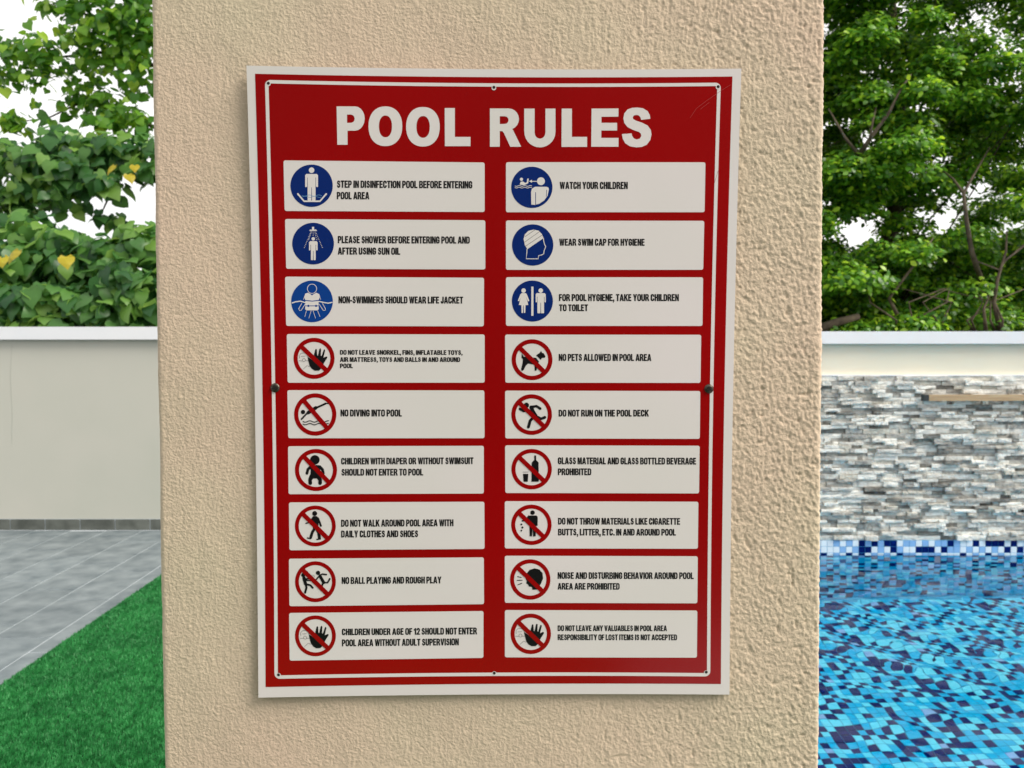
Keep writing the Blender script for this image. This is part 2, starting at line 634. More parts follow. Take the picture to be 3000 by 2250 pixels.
def rock_mesh(L, d, h, seed, mat):
    """split-face stone: a box whose front face is a small uneven grid"""
    r = random.Random(seed)
    nx, nz = 4, 2
    v, f = [], []
    for j in range(nz + 1):
        for i in range(nx + 1):
            yy = r.uniform(0, 0.006) if 0 < i < nx and 0 < j < nz + 0 else r.uniform(0.002, 0.008)
            v.append((L * i / nx + (r.uniform(-.004, .004) if 0 < i < nx else 0), min(yy, d * 0.6), h * j / nz + (r.uniform(-.0012, .0012))))
    for j in range(nz):
        for i in range(nx):
            a = j * (nx + 1) + i
            f.append((a, a + 1, a + nx + 2, a + nx + 1))
    k = len(v)
    v += [(0, d, 0), (L, d, 0), (L, d, h), (0, d, h)]
    bl, br, tr, tl_ = 0, nx, (nz + 1) * (nx + 1) - 1, nz * (nx + 1)
    f.append(tuple([k, k + 1] + [i for i in range(nx, -1, -1)]))
    f.append(tuple([k + 2, k + 3] + [tl_ + i for i in range(nx + 1)]))
    f.append((k, bl, nx + 1, tl_, k + 3))
    f.append((k + 1, k + 2, tr, 2 * nx + 1, br))
    return v, f


cache = {}
for (x, y, z, L, d, h, mi) in top300:
    key = (round(L, 3), d, round(h, 4), mi)
    if key not in cache:
        v, f = rock_mesh(L, d, h, len(cache), None)
        me = bpy.data.meshes.new('stone')
        me.from_pydata(v, [], f)
        me.materials.append(smats[mi])
        me.update()
        cache[key] = me
    o = bpy.data.objects.new('stone', cache[key])
    o.location = Vector((x, y, z)) - Vector(pw.location)
    link(o, pw)
V, Fc, mi_ = [], [], []
for i, (x, y, z, L, d, h, mi) in enumerate(rest):
    v, f = rock_mesh(L, d, h, 1000 + i, None)
    k = len(V)
    V += [(a + x, b + y, c + z) for (a, b, c) in v]
    Fc += [tuple(q + k for q in t) for t in f]
    mi_ += [mi] * len(f)
o = mesh('stone_facing', V, Fc, smats, pw, mi_)
o['kind'] = 'stuff'
# thin ledge line on top of the stones
box('stone_cap_strip', WJ + 0.002, WX1, WALL_Y + 0.0, WALL_Y + 0.029, stop + 0.0005, stop + 0.012, M['coping'], pw)

# wooden bar fixed on the stone
bz0 = on_plane(2800, 1174, WALL_Y - 0.05).z
bz1 = on_plane(2800, 1156, WALL_Y - 0.05).z
bx0 = on_plane(2718, 1165, WALL_Y - 0.05).x
wb = empty('wall_bar', (bx0, WALL_Y - 0.05, bz0))
tag(wb, 'tan wooden bar with a black end fixed along the stacked stone wall', 'bar')
box('bar_rail', bx0, bx0 + 2.2, WALL_Y - 0.07, WALL_Y - 0.035, bz0, bz1, M['bar'], wb)
box('end_cap', bx0 - 0.045, bx0 - 0.001, WALL_Y - 0.072, WALL_Y - 0.03, bz0 - 0.002, bz1 - 0.001, M['bar_cap'], wb)
for i in range(3):
    box('bracket', bx0 + 0.1 + i * 0.9, bx0 + 0.13 + i * 0.9, WALL_Y - 0.0345, WALL_Y + 0.01, bz0 + 0.01, bz1 - 0.01, M['bar_cap'], wb)

# ---- pool basin and its mosaic
DEPTH = 1.15
pz = zw - DEPTH
basin_v = [(PX0, PY0, pz), (PX1, PY0, pz), (PX1, POOL_Y1, pz), (PX0, POOL_Y1, pz),
           (PX0, PY0, -0.001), (PX1, PY0, -0.001), (PX1, POOL_Y1, sbot - 0.001), (PX0, POOL_Y1, sbot - 0.001)]
pb = mesh('pool_basin', basin_v, [(0, 1, 2, 3), (0, 4, 5, 1), (1, 5, 6, 2), (3, 7, 4, 0), (2, 6, 7, 3)], [M['pool_grout'], M['band_grout']], None, [0, 0, 0, 0, 0])
tag(pb, 'swimming pool lined with blue, cyan and navy mosaic tiles', kind='structure')
tp = 0.0535
gap = 0.004
tz0 = sbot - 0.002
tmats = [M['navy'], M['cyan'], M['aqua'], M['sky_tile'], M['white_tile']]
rt = random.Random(21)
wall_tiles = []
band_tiles = []
nx = int((PX1 - PX0) / tp)
pattern = ['wswnssswnsnwnsn', 'nsnwnwssnwnwn']
for j in range(26):
    zt = tz0 - (j + 1) * tp
    if zt < pz:
        break
    prev = 4
    for i in range(nx):
        x = PX0 + i * tp + gap / 2
        r = rt.random()
        if j < 3:
            # dark / light band, roughly alternating
            if (i + j) % 2 == 0:
                mi = 4 if r < 0.72 else (3 if r < 0.95 else 0)
            else:
                mi = 0 if r < 0.44 else (3 if r < 0.80 else 4)
        else:
            mi = 3 if r < 0.12 else (1 if r < 0.55 else (0 if r < 0.82 else 2))
        s = (x, POOL_Y1 - 0.0045, zt + gap / 2, tp - gap, 0.0045, tp - gap, mi)
        pxx, pyy, _ = project((x, POOL_Y1, zt))
        (band_tiles if (j < 3 and 2390 < pxx < 3020) else wall_tiles).append(s)
pieces('mosaic_tile', band_tiles, tmats, pb)
# floor tiles
floor = []
ny = int((POOL_Y1 - PY0) / tp)
for j in range(ny):
    for i in range(int((6.2 - PX0) / tp)):
        r = rt.random()
        # checker-ish scatter as in the photo: navy rarely neighbours navy
        if (i + j) % 2 == 0:
            mi = 0 if r < 0.56 else (1 if r < 0.80 else 2)
        else:
            mi = 1 if r < 0.50 else (2 if r < 0.88 else (0 if r < 0.97 else 3))
        floor.append((PX0 + i * tp + gap / 2, PY0 + 0.002 + j * tp + gap / 2, pz + 0.0005, tp - gap, tp - gap, 0.004, mi))


def floor_rank(s):
    # apparent position of a floor tile seen through flat water
    X, Y = s[0], s[1]
    px, py, d = project((X, Y, pz + DEPTH * 0.28))
    return (0 if (2400 < px < 3000 and py < 2250) else 1, d)


floor.sort(key=floor_rank)
n_piece = 300 - len(band_tiles)
pieces('mosaic_tile', floor[:n_piece], tmats, pb)


def joined(name, shapes, mats, parent):
    V, Fc, mm = [], [], []
    for (x, y, z, sx, sy, sz, mi) in shapes:
        v, f = box_data(x, x + sx, y, y + sy, z, z + sz)
        k = len(V)
        V += v
        Fc += [tuple(q + k for q in t) for t in f]
        mm += [mi] * 6
    return mesh(name, V, Fc, mats, parent, mm)


o = joined('mosaic_tiling', floor[n_piece:] + wall_tiles, tmats, pb)
o['kind'] = 'stuff'

# ---- water surface
gx = np.linspace(PX0, PX1, 330)
gy = np.linspace(PY0, POOL_Y1 - 0.0048, 230)
X, Y = np.meshgrid(gx, gy)
rw = np.random.default_rng(8)
Zw = np.full(X.shape, zw)
wob = 1.5 * vnoise(X * 1.1, Y * 1.1, 9), 1.5 * vnoise(X * 1.3, Y * 1.3, 10)
for k in range(26):
    lam = 0.13 * 1.07 ** k
    th = rw.normal(0.65, 0.75)
    slope = 0.0040 if lam < 0.4 else 0.0036
    Zw = Zw + slope * lam / (2 * math.pi) * 1.4 * np.sin(2 * math.pi * (X * math.cos(th) + Y * math.sin(th)) / lam + rw.uniform(0, 6.28) + wob[k % 2] * 1.5)
V = np.stack((X.ravel(), Y.ravel(), Zw.ravel()), 1)
nx_, ny_ = len(gx), len(gy)
i0 = (np.arange(ny_ - 1)[:, None] * nx_ + np.arange(nx_ - 1)[None, :]).ravel()
tris = np.concatenate((np.stack((i0, i0 + 1, i0 + nx_ + 1), 1), np.stack((i0, i0 + nx_ + 1, i0 + nx_), 1)))
wt = fast_tris('water', V, tris, M['water'], smooth=True)
tag(wt, 'clear rippling pool water over blue mosaic', kind='structure')

# ================================================================== PILLAR
CY = 0.9228


def pil_x(z):
    """left and right arris of the pillar at height z"""
    zt, zb = on_plane(440, 0, CY).z, on_plane(477, 2250, CY).z
    t = min(max((z - zb) / (zt - zb), -0.3), 1.3)
    lx = on_plane(477, 2250, CY).x * (1 - t) + on_plane(440, 0, CY).x * t
    rx = on_plane(2402, 2250, CY).x * (1 - t) + on_plane(2419, 0, CY).x * t
    return lx, rx


ROOF_Z = 2.75
vis_top, vis_bot = on_plane(1500, 0, CY).z + 0.03, on_plane(1500, 2250, CY).z - 0.03
zrows = np.concatenate((np.linspace(-0.02, vis_bot, 24)[:-1], np.linspace(vis_bot, vis_top, 680), np.linspace(vis_top, ROOF_Z + 0.01, 24)[1:]))
DP = 0.40
R = 0.007
fr = np.linspace(0, 1, 600)
ps = []   # perimeter params: (tx in 0..1 across the front, dx, dy, nx, ny)
for a in np.linspace(0, 1, 10)[:-1]:
    ps.append((0, 0, DP * (1 - a), -1, 0))
for a in np.linspace(0.06, 0.0, 12)[:-1]:
    ps.append((0, 0, R + a * 0.6, -1, 0))
for a in np.linspace(0, math.pi / 2, 7):
    ps.append((0, R - R * math.cos(a), R - R * math.sin(a), -math.cos(a), -math.sin(a)))
for t in fr[1:-1]:
    ps.append((t, R * (1 - 2 * t), 0, 0, -1))
for a in np.linspace(math.pi / 2, 0, 7):
    ps.append((1, -R + R * math.cos(a), R - R * math.sin(a), math.cos(a), -math.sin(a)))
for a in np.linspace(0.0, 0.06, 12)[1:]:
    ps.append((1, 0, R + a * 0.6, 1, 0))
for a in np.linspace(0, 1, 10)[1:]:
    ps.append((1, 0, DP * a, 1, 0))
P = np.array(ps)
LX = np.array([pil_x(z)[0] for z in zrows])[:, None]
RX = np.array([pil_x(z)[1] for z in zrows])[:, None]
Xp = LX + (RX - LX) * P[None, :, 0] + P[None, :, 1]
Yp = CY + P[None, :, 2] + 0 * LX
Zp = zrows[:, None] + 0 * Xp
# arc-length like parameter for noise
sx = Xp + np.where(P[:, 3] < 0, -1, 1)[None, :] * (Yp - CY) * (np.abs(P[:, 3]) > 0.01)[None, :]


def ridged(x, y, s):
    return 0.5 - np.abs(vnoise(x, y, s)) * 2


# trowelled render: streaks that lean, plus grains; the lean turns slowly across the face
# (left: near vertical strokes, right: strokes leaning from lower right to upper left)
def streak(cs, sn, f1, f2, s):
    return vnoise((sx * cs + Zp * sn) * f1, (-sx * sn + Zp * cs) * f2, s)


wr = 1 / (1 + np.exp(-(sx - 0.16) / 0.09))
wt_ = 1 / (1 + np.exp(-(Zp - (CAM_H + 0.33)) / 0.05))
nA = 0.8 * streak(math.cos(0.12), math.sin(-0.12), 400, 60, 31) + 0.35 * vnoise(sx * 55, Zp * 11, 45) + 0.5 * streak(math.cos(0.2), math.sin(0.2), 560, 190, 32)
nB = streak(math.cos(0.6), math.sin(0.6), 430, 210, 33) + 0.5 * streak(math.cos(0.5), math.sin(0.5), 560, 240, 34)
nC = streak(math.cos(0.3), math.sin(0.3), 400, 250, 35) + 0.55 * vnoise(sx * 520, Zp * 430, 36)
wr2 = np.clip(wr - 0.6 * wt_, 0, 1)
fine = nA * (1 - wr2) + (0.6 * nB + 0.5 * nC) * wr2
grain = vnoise(sx * 380, Zp * 330, 37)
pits = -np.clip(vnoise(sx * 170, Zp * 150, 38) - 0.33, 0, 1) * 14
wav = 0.0014 * vnoise(sx * 14, Zp * 9, 39) + 0.0005 * vnoise(sx * 40, Zp * 26, 40)
density = 0.8 + 0.55 * (wr * (0.5 + vnoise(sx * 6, Zp * 6, 41)) + wt_ * 0.3)
disp = density * (0.0014 * fine * (0.45 + 0.55 * wr) + 0.0015 * grain * (0.12 + 0.88 * wr)) + 0.0008 * pits * (0.2 + 0.8 * wr) + wav
disp = np.clip(disp, -0.006, 0.0012)
Xq = Xp + P[None, :, 3] * disp
Yq = Yp + P[None, :, 4] * disp
nr, nc = Xq.shape
V = np.stack((Xq.ravel(), Yq.ravel(), Zp.ravel()), 1)
i0 = (np.arange(nr - 1)[:, None] * nc + np.arange(nc - 1)[None, :]).ravel()
tris = np.concatenate((np.stack((i0, i0 + 1, i0 + nc + 1), 1), np.stack((i0, i0 + nc + 1, i0 + nc), 1)))
ib = (np.arange(nr - 1) * nc)
tris = np.concatenate((tris, np.stack((ib, ib + nc, ib + 2 * nc - 1), 1), np.stack((ib, ib + 2 * nc - 1, ib + nc - 1), 1)))
pil = fast_tris('stucco_pillar', V, tris, M['stucco'], smooth=True)
tag(pil, 'broad beige pillar of rough stucco that the red pool rules sign is screwed to', 'pillar')

rf = box('added_dark_wall', -3.4, 3.4, -4.4, -4.1, GZ, 4.8, M['added_wall'])  # unseen, added only to keep reflections in the sign dark
tag(rf, 'added dark wall out of view that keeps the sign reflections dark', kind='structure')

# ================================================================== SIGN
SY = 0.9185      # front face of the flat part of the board
OUT = ((722, 192), (2172, 201), (2137, 2035), (757, 2044))


def sag(u, v):
    """board is screwed at mid height on both sides: its corners spring away from the pillar"""
    t = 2 * v - 1
    top = 0.0042 * max(0, -t) ** 2
    bot = 0.002 * max(0, t) ** 2
    left = 0.002 * max(0, (0.35 - u) / 0.35) ** 2 * (0.35 + 0.65 * t * t)
    return top + bot + left


def uv_of(px, py):
    v = (py - 196) / (2039 - 196)
    l = 722 + (757 - 722) * v
    r = 2172 + (2137 - 2172) * v
    return (px - l) / (r - l), v


def SPt(px, py, lay):
    u, v = uv_of(px, py)
    return on_plane(px, py, SY - sag(u, min(max(v, 0), 1)) - lay)


def warp(corners, u, v, k=1.0):
    (x0, y0), (x1, y1), (x2, y2), (x3, y3) = corners
    px = (x0 * (1 - u) + x1 * u) * (1 - v) + (x3 * (1 - u) + x2 * u) * v
    py = (y0 * (1 - u) + y1 * u) * (1 - v) + (y3 * (1 - u) + y2 * u) * v
    px += k * 6 * (1 - (2 * v - 1) ** 2) * (1 - 2 * u)
    py += k * (6 if v < 0.5 else 5) * (1 - (2 * u - 1) ** 2) * (1 - 2 * v)
    return px, py


def sheet(corners, lay, nu, nv, k=1.0):
    V, Fc = [], []
    for j in range(nv + 1):
        for i in range(nu + 1):
            V.append(SPt(*warp(corners, i / nu, j / nv, k), lay))
    for j in range(nv):
        for i in range(nu):
            a = j * (nu + 1) + i
            Fc.append((a, a + 1, a + nu + 2, a + nu + 1)[::-1])
    return V, Fc


scen = on_plane(1447, 2040, SY)
sign = empty('pool_rules_sign', tuple(scen))
tag(sign, 'large red and white POOL RULES sign board screwed to the stucco pillar', 'sign')

# white board with thickness
V, Fc = sheet(OUT, 0.0, 48, 60)
nf = len(V)
Vb = [v + Vector((0, 0.003, 0)) for v in V]
Fb = [tuple(i + nf for i in f[::-1]) for f in Fc]
rim = [i for i in range(49)] + [j * 49 + 48 for j in range(1, 61)] + [60 * 49 + i for i in range(47, -1, -1)] + [j * 49 for j in range(59, 0, -1)]
Fr = [(rim[i], rim[(i + 1) % len(rim)], rim[(i + 1) % len(rim)] + nf, rim[i] + nf) for i in range(len(rim))]
Ve = [V[i] for i in rim] + [Vb[i] for i in rim]
kk, nrim = 2 * nf, len(rim)
Fr = [(kk + i, kk + (i + 1) % nrim, kk + nrim + (i + 1) % nrim, kk + nrim + i) for i in range(nrim)]
mesh('board', V + Vb + Ve, Fc + Fb + Fr, [M['white_print'], M['cut_edge']], sign, [0] * len(Fc) + [1] * (len(Fb) + len(Fr)), smooth=False)
board = bpy.data.objects['board']
board.data.polygons.foreach_set('use_smooth', np.array([True] * len(Fc) + [True] * len(Fb) + [False] * len(Fr)))

RED = ((747, 216), (2146, 224), (2112, 2004), (778, 2013))
V, Fc = sheet(RED, 0.00015, 48, 60)
mesh('red_panel', V, Fc, M['red_print'], sign, smooth=True)

# thin white border line, rounded corners
LN = ((776, 234), (2112, 242), (2081, 1982), (804, 1989))


def ring(corners, inset_px, rad, n=6):
    pts = []
    wpx, hpx = 1300.0, 1745.0
    iu, iv = inset_px / wpx, inset_px / hpx
    ru, rv = rad / wpx, rad / hpx
    u0, u1, v0, v1 = iu, 1 - iu, iv, 1 - iv

    def arc(cu, cv, a0):
        for k in range(n + 1):
            a = a0 + math.pi / 2 * k / n
            pts.append((cu + ru * math.cos(a), cv + rv * math.sin(a)))
    def seg(a, b, m):
        for k in range(1, m):
            t = k / m
            pts.append((a[0] + (b[0] - a[0]) * t, a[1] + (b[1] - a[1]) * t))
    arc(u0 + ru, v0 + rv, math.pi)
    seg((u0 + ru, v0), (u1 - ru, v0), 40)
    arc(u1 - ru, v0 + rv, 1.5 * math.pi)
    seg((u1, v0 + rv), (u1, v1 - rv), 50)
    arc(u1 - ru, v1 - rv, 0)
    seg((u1 - ru, v1), (u0 + ru, v1), 40)
    arc(u0 + ru, v1 - rv, 0.5 * math.pi)
    seg((u0, v1 - rv), (u0, v0 + rv), 50)
    return [warp(corners, u, v) for u, v in pts]


ro, ri = ring(LN, 0, 16), ring(LN, 10, 7)
V = [SPt(*p, 0.0003) for p in ro] + [SPt(*p, 0.0003) for p in ri]
m_ = len(ro)
mesh('border_line', V, [(i, (i + 1) % m_, (i + 1) % m_ + m_, i + m_)[::-1] for i in range(m_)], M['white_print'], sign, smooth=True)


# ---- flat print kit, in photograph pixels on the board
class Print:
    def __init__(self, lay):
        self.V, self.F, self.mi, self.mats = [], [], [], []
        self.lay = lay
        self.first = True

    def mat(self, m):
        if m not in self.mats:
            self.mats.append(m)
        return self.mats.index(m)

    def poly(self, outer, m, holes=()):
        loops = [outer] + list(holes)
        tri = tessellate_polygon([[Vector((p[0], p[1], 0)) for p in lp] for lp in loops])
        flat = [p for lp in loops for p in lp]
        k = len(self.V)
        self.V += [SPt(p[0], p[1], self.lay) for p in flat]
        idx = self.mat(m)
        for t in tri:
            a, b, c = (flat[i] for i in t)
            cr = (b[0] - a[0]) * (c[1] - a[1]) - (b[1] - a[1]) * (c[0] - a[0])
            t = tuple(t) if cr < 0 else tuple(t)[::-1]
            self.F.append(tuple(i + k for i in t))
            self.mi.append(idx)
        self.lay += 0.0001 if len(self.F) < 140 and self.first else 0.000006
        self.first = False

    def build(self, name, parent):
        # normals towards the viewer (-Y)
        F2 = []
        for f in self.F:
            a, b, c = (Vector(self.V[i]) for i in f)
            F2.append(f if (b - a).cross(c - a).y < 0 else f[::-1])
        return mesh(name, self.V, F2, self.mats, parent, self.mi)


def circ(cx, cy, r, n=44):
    return [(cx + r * math.cos(2 * math.pi * k / n), cy + r * math.sin(2 * math.pi * k / n)) for k in range(n)]


def stroke(pts, w, n=6, cap=True):
    """closed outline of a polyline of width w with round caps"""
    L, Rr = [], []
    m = len(pts)
    for i, p in enumerate(pts):
        a = pts[max(i - 1, 0)]
        b = pts[min(i + 1, m - 1)]
        dx, dy = b[0] - a[0], b[1] - a[1]
        l = math.hypot(dx, dy) or 1
        nx, ny = -dy / l, dx / l
        L.append((p[0] + nx * w / 2, p[1] + ny * w / 2))
        Rr.append((p[0] - nx * w / 2, p[1] - ny * w / 2))
    out = list(L)
    if cap:
        a, b = pts[-2], pts[-1]
        t0 = math.atan2(b[1] - a[1], b[0] - a[0])
        out += [(b[0] + w / 2 * math.cos(t0 + math.pi / 2 - math.pi * k / n), b[1] + w / 2 * math.sin(t0 + math.pi / 2 - math.pi * k / n)) for k in range(1, n)]
    out += Rr[::-1]
    if cap:
        a, b = pts[1], pts[0]
        t0 = math.atan2(b[1] - a[1], b[0] - a[0])
        out += [(b[0] + w / 2 * math.cos(t0 + math.pi / 2 - math.pi * k / n), b[1] + w / 2 * math.sin(t0 + math.pi / 2 - math.pi * k / n)) for k in range(1, n)]
    return out


# title letters, traced in two close-ups
def arc(cx, cy, rx, ry, a0, a1, n=10):
    return [(cx + rx * math.cos(math.radians(a0 + (a1 - a0) * k / n)), cy + ry * math.sin(math.radians(a0 + (a1 - a0) * k / n))) for k in range(n + 1)]


def sup(cx, cy, rx, ry, n=44, e=0.9):
    o = []
    for k in range(n):
        t = 2 * math.pi * k / n
        c, s = math.cos(t), math.sin(t)
        o.append((cx + rx * math.copysign(abs(c) ** e, c), cy + ry * math.copysign(abs(s) ** e, s)))
    return o


SGL = [(2065, 247), (1950, 260), (1940, 225), (1920, 205), (1890, 198), (1860, 205), (1845, 228), (1850, 250), (1880, 268), (1960, 295),
       (2030, 330), (2070, 385), (2078, 440), (2065, 510), (2020, 570), (1960, 597), (1890, 603), (1810, 590), (1750, 550), (1720, 495),
       (1710, 437), (1830, 428), (1838, 460), (1860, 492), (1895, 505), (1935, 492), (1952, 460), (1945, 430), (1920, 410), (1850, 385),
       (1780, 350), (1740, 300), (1728, 240), (1740, 180), (1780, 130), (1840, 110), (1900, 106), (1970, 115), (2030, 150), (2058, 200)]
T1 = [
    ([(120, 100), (370, 100)] + arc(370, 264, 130, 164, -90, 90) + [(268, 428), (268, 618), (130, 618)],
     [[(260, 210), (315, 210)] + arc(315, 266, 50, 56, -90, 90, 6) + [(262, 322)]]),
    (sup(779, 368, 228, 268), [sup(780, 370, 88, 147)]),
    (sup(1286, 375, 227, 267), [sup(1288, 377, 90, 147)]),
    ([(1580, 122), (1717, 122), (1717, 512), (1928, 512), (1928, 637), (1582, 637)], []),
]
T2 = [
    ([(65, 118), (300, 118)] + arc(300, 250, 127, 132, -90, 70, 9) + [(357, 395), (455, 595), (318, 595), (240, 425), (222, 402), (188, 400), (188, 595), (65, 595)],
     [[(188, 215), (250, 215)] + arc(250, 263, 48, 48, -90, 90, 6) + [(188, 312)]]),
    ([(493, 120), (622, 120), (622, 420)] + arc(689, 420, 67, 75, 180, 0, 8)[1:-1] + [(757, 420), (757, 120), (882, 120), (882, 400)] + arc(688, 410, 194, 193, 0, 180, 14)[1:-1] + [(493, 400)], []),
    ([(960, 120), (1087, 120), (1087, 472), (1276, 472), (1276, 597), (957, 597)], []),
    ([(1332, 120), (1668, 118), (1666, 220), (1455, 222), (1455, 297), (1650, 297), (1650, 393), (1453, 393), (1453, 485), (1668, 485), (1667, 595), (1328, 595)], []),
    (SGL, []),
]
for T, sc_, ox, oy in ((T1, 2212 / 480, 960, 290), (T2, 2212 / 520, 1420, 290)):
    for outer, holes in T:
        pr = Print(0.0003)
        tf = lambda q: [(ox + a / sc_, oy + b / sc_) for a, b in q]
        pr.poly(tf(outer), M['white_print'], [tf(h) for h in holes])
        pr.build('title_letter', sign)

# ---- small bold capitals (own outlines, cap height 100)
_C = [(54, 64), (54, 76), (50, 90), (40, 99), (27, 101), (14, 99), (4, 90), (0, 74), (0, 26), (4, 10), (14, 1), (27, -1), (40, 1), (50, 10), (54, 24), (54, 37),
      (36, 37), (36, 26), (33, 18), (27, 15), (21, 18), (18, 26), (18, 74), (21, 82), (27, 85), (33, 82), (36, 74), (36, 64)]
_G = _C[:14] + [(55, 20), (55, 53), (28, 53), (28, 39), (38, 39), (38, 22)] + _C[18:]
_O = [(0, 28), (3, 12), (13, 1), (28, -1), (43, 1), (53, 12), (56, 28), (56, 72), (53, 88), (43, 99), (28, 101), (13, 99), (3, 88), (0, 72)]
_Oh = [(18, 30), (20, 20), (28, 15), (36, 20), (38, 30), (38, 70), (36, 80), (28, 85), (20, 80), (18, 70)]
_S = [((x - 1710) / 368 * 52, (603 - y) / 497 * 102 - 1) for x, y in SGL]
GL = {
    'A': (62, [(0, 0), (20, 100), (42, 100), (62, 0), (44, 0), (40, 20), (22, 20), (18, 0)], [[(25, 36), (37, 36), (31, 74)]]),
    'B': (56, [(0, 0), (0, 100), (34, 100), (46, 96), (52, 86), (53, 70), (50, 58), (44, 52), (52, 46), (56, 34), (55, 16), (49, 4), (36, 0)],
          [[(18, 60), (30, 60), (35, 64), (35, 80), (30, 85), (18, 85)], [(18, 15), (31, 15), (38, 20), (38, 39), (31, 44), (18, 44)]]),
    'C': (55, _C, []), 'G': (56, _G, []),
    'D': (56, [(0, 0), (0, 100), (28, 100), (42, 97), (51, 87), (55, 70), (55, 30), (51, 13), (42, 3), (28, 0)],
          [[(18, 16), (18, 84), (27, 84), (34, 80), (37, 68), (37, 32), (34, 20), (27, 16)]]),
    'E': (48, [(0, 0), (0, 100), (46, 100), (46, 84), (18, 84), (18, 60), (43, 60), (43, 44), (18, 44), (18, 16), (47, 16), (47, 0)], []),
    'F': (45, [(0, 0), (0, 100), (45, 100), (45, 84), (18, 84), (18, 59), (41, 59), (41, 43), (18, 43), (18, 0)], []),
    'H': (55, [(0, 0), (0, 100), (18, 100), (18, 61), (37, 61), (37, 100), (55, 100), (55, 0), (37, 0), (37, 44), (18, 44), (18, 0)], []),
    'I': (18, [(0, 0), (0, 100), (18, 100), (18, 0)], []),
    'J': (46, [(28, 100), (46, 100), (46, 24), (42, 9), (33, 1), (20, -1), (8, 3), (2, 12), (0, 30), (17, 33), (18, 20), (23, 15), (28, 21)], []),
    'K': (60, [(0, 0), (0, 100), (18, 100), (18, 60), (39, 100), (60, 100), (37, 60), (61, 0), (41, 0), (25, 43), (18, 32), (18, 0)], []),
    'L': (46, [(0, 0), (0, 100), (18, 100), (18, 16), (46, 16), (46, 0)], []),
    'M': (70, [(0, 0), (0, 100), (25, 100), (35, 38), (45, 100), (70, 100), (70, 0), (54, 0), (54, 75), (42, 0), (28, 0), (16, 75), (16, 0)], []),
    'N': (56, [(0, 0), (0, 100), (18, 100), (39, 44), (39, 100), (56, 100), (56, 0), (38, 0), (17, 56), (17, 0)], []),
    'O': (56, _O, [_Oh]),
    'P': (53, [(0, 0), (0, 100), (32, 100), (45, 95), (52, 84), (53, 68), (51, 52), (44, 41), (32, 37), (18, 37), (18, 0)],
          [[(18, 53), (28, 53), (34, 58), (35, 69), (33, 80), (28, 84), (18, 84)]]),
    'R': (58, [(0, 0), (0, 100), (33, 100), (46, 96), (53, 86), (54, 70), (52, 56), (43, 47), (50, 38), (60, 0), (41, 0), (33, 32), (27, 41), (18, 42), (18, 0)],
          [[(18, 57), (29, 57), (35, 61), (36, 71), (34, 81), (29, 84), (18, 84)]]),
    'S': (52, _S, []),
    'T': (52, [(17, 0), (17, 84), (0, 84), (0, 100), (52, 100), (52, 84), (35, 84), (35, 0)], []),
    'U': (56, [(0, 100), (18, 100), (18, 28), (21, 18), (28, 15), (35, 18), (38, 28), (38, 100), (56, 100), (56, 26), (52, 10), (43, 1), (28, -1), (13, 1), (4, 10), (0, 26)], []),
    'V': (60, [(0, 100), (19, 100), (30, 30), (41, 100), (60, 100), (40, 0), (20, 0)], []),
    'W': (84, [(0, 100), (17, 100), (26, 36), (34, 100), (50, 100), (58, 36), (67, 100), (84, 100), (68, 0), (50, 0), (42, 64), (34, 0), (16, 0)], []),
    'Y': (60, [(0, 100), (20, 100), (30, 62), (40, 100), (60, 100), (39, 42), (39, 0), (21, 0), (21, 42)], []),
    '1': (34, [(16, 0), (16, 70), (0, 62), (0, 78), (20, 100), (34, 100), (34, 0)], []),
    '2': (52, [(0, 0), (0, 14), (28, 48), (34, 60), (35, 74), (32, 83), (26, 85), (20, 81), (18, 66), (1, 68), (3, 86), (12, 97), (26, 101), (41, 98), (50, 88), (53, 72), (48, 52), (24, 16), (53, 16), (53, 0)], []),
    ',': (18, [(0, 0), (0, 19), (18, 19), (18, -2), (12, -18), (1, -23), (1, -14), (9, -6), (9, 0)], []),
    '.': (18, [(0, 0), (0, 19), (18, 19), (18, 0)], []),
    '-': (28, [(0, 28), (0, 45), (28, 45), (28, 28)], []),
}


def fat(q, d):
    # push a closed outline outwards by d (inwards if negative)
    area = sum(q[i][0] * q[(i + 1) % len(q)][1] - q[(i + 1) % len(q)][0] * q[i][1] for i in range(len(q)))
    sgn = 1 if area > 0 else -1
    o = []
    for i in range(len(q)):
        a, b, c = q[i - 1], q[i], q[(i + 1) % len(q)]
        n1 = (b[1] - a[1], a[0] - b[0])
        n2 = (c[1] - b[1], b[0] - c[0])
        l1, l2 = math.hypot(*n1) or 1, math.hypot(*n2) or 1
        n1 = (n1[0] / l1, n1[1] / l1)
        n2 = (n2[0] / l2, n2[1] / l2)
        k = max(0.45, 1 + n1[0] * n2[0] + n1[1] * n2[1])
        o.append((b[0] + sgn * d * (n1[0] + n2[0]) / k, b[1] + sgn * d * (n1[1] + n2[1]) / k * 0.6))
    return o


def text_line(pr, txt, x0, x1, yt0, yb0, yt1, yb1):
    """fit the text between x0 and x1 (photo px); tops and baselines given at both ends"""
    adv = []
    cur = 0
    for ch in txt:
        if ch == ' ':
            cur += 22
            continue
        adv.append((ch, cur))
        cur += GL[ch][0] + 10
    W = cur - 10
    for ch, x in adv:
        def tf(q):
            o = []
            for a, b in q:
                t = (x + a) / W
                top = yt0 + (yt1 - yt0) * t
                bot = yb0 + (yb1 - yb0) * t
                o.append((x0 + (x1 - x0) * t, bot + (top - bot) * b / 100))
            return o
        g = (0, fat(GL[ch][1], 0.6 if ch == 'S' else 2.7), [fat(h, -1.2) for h in GL[ch][2]])
        pr.poly(tf(g[1]), M['black_print'], [tf(h) for h in g[2]])
        pr.lay = 0.00045


WH, BK, RD, BL = 'white_print', 'black_print', 'red_print', 'blue_print'


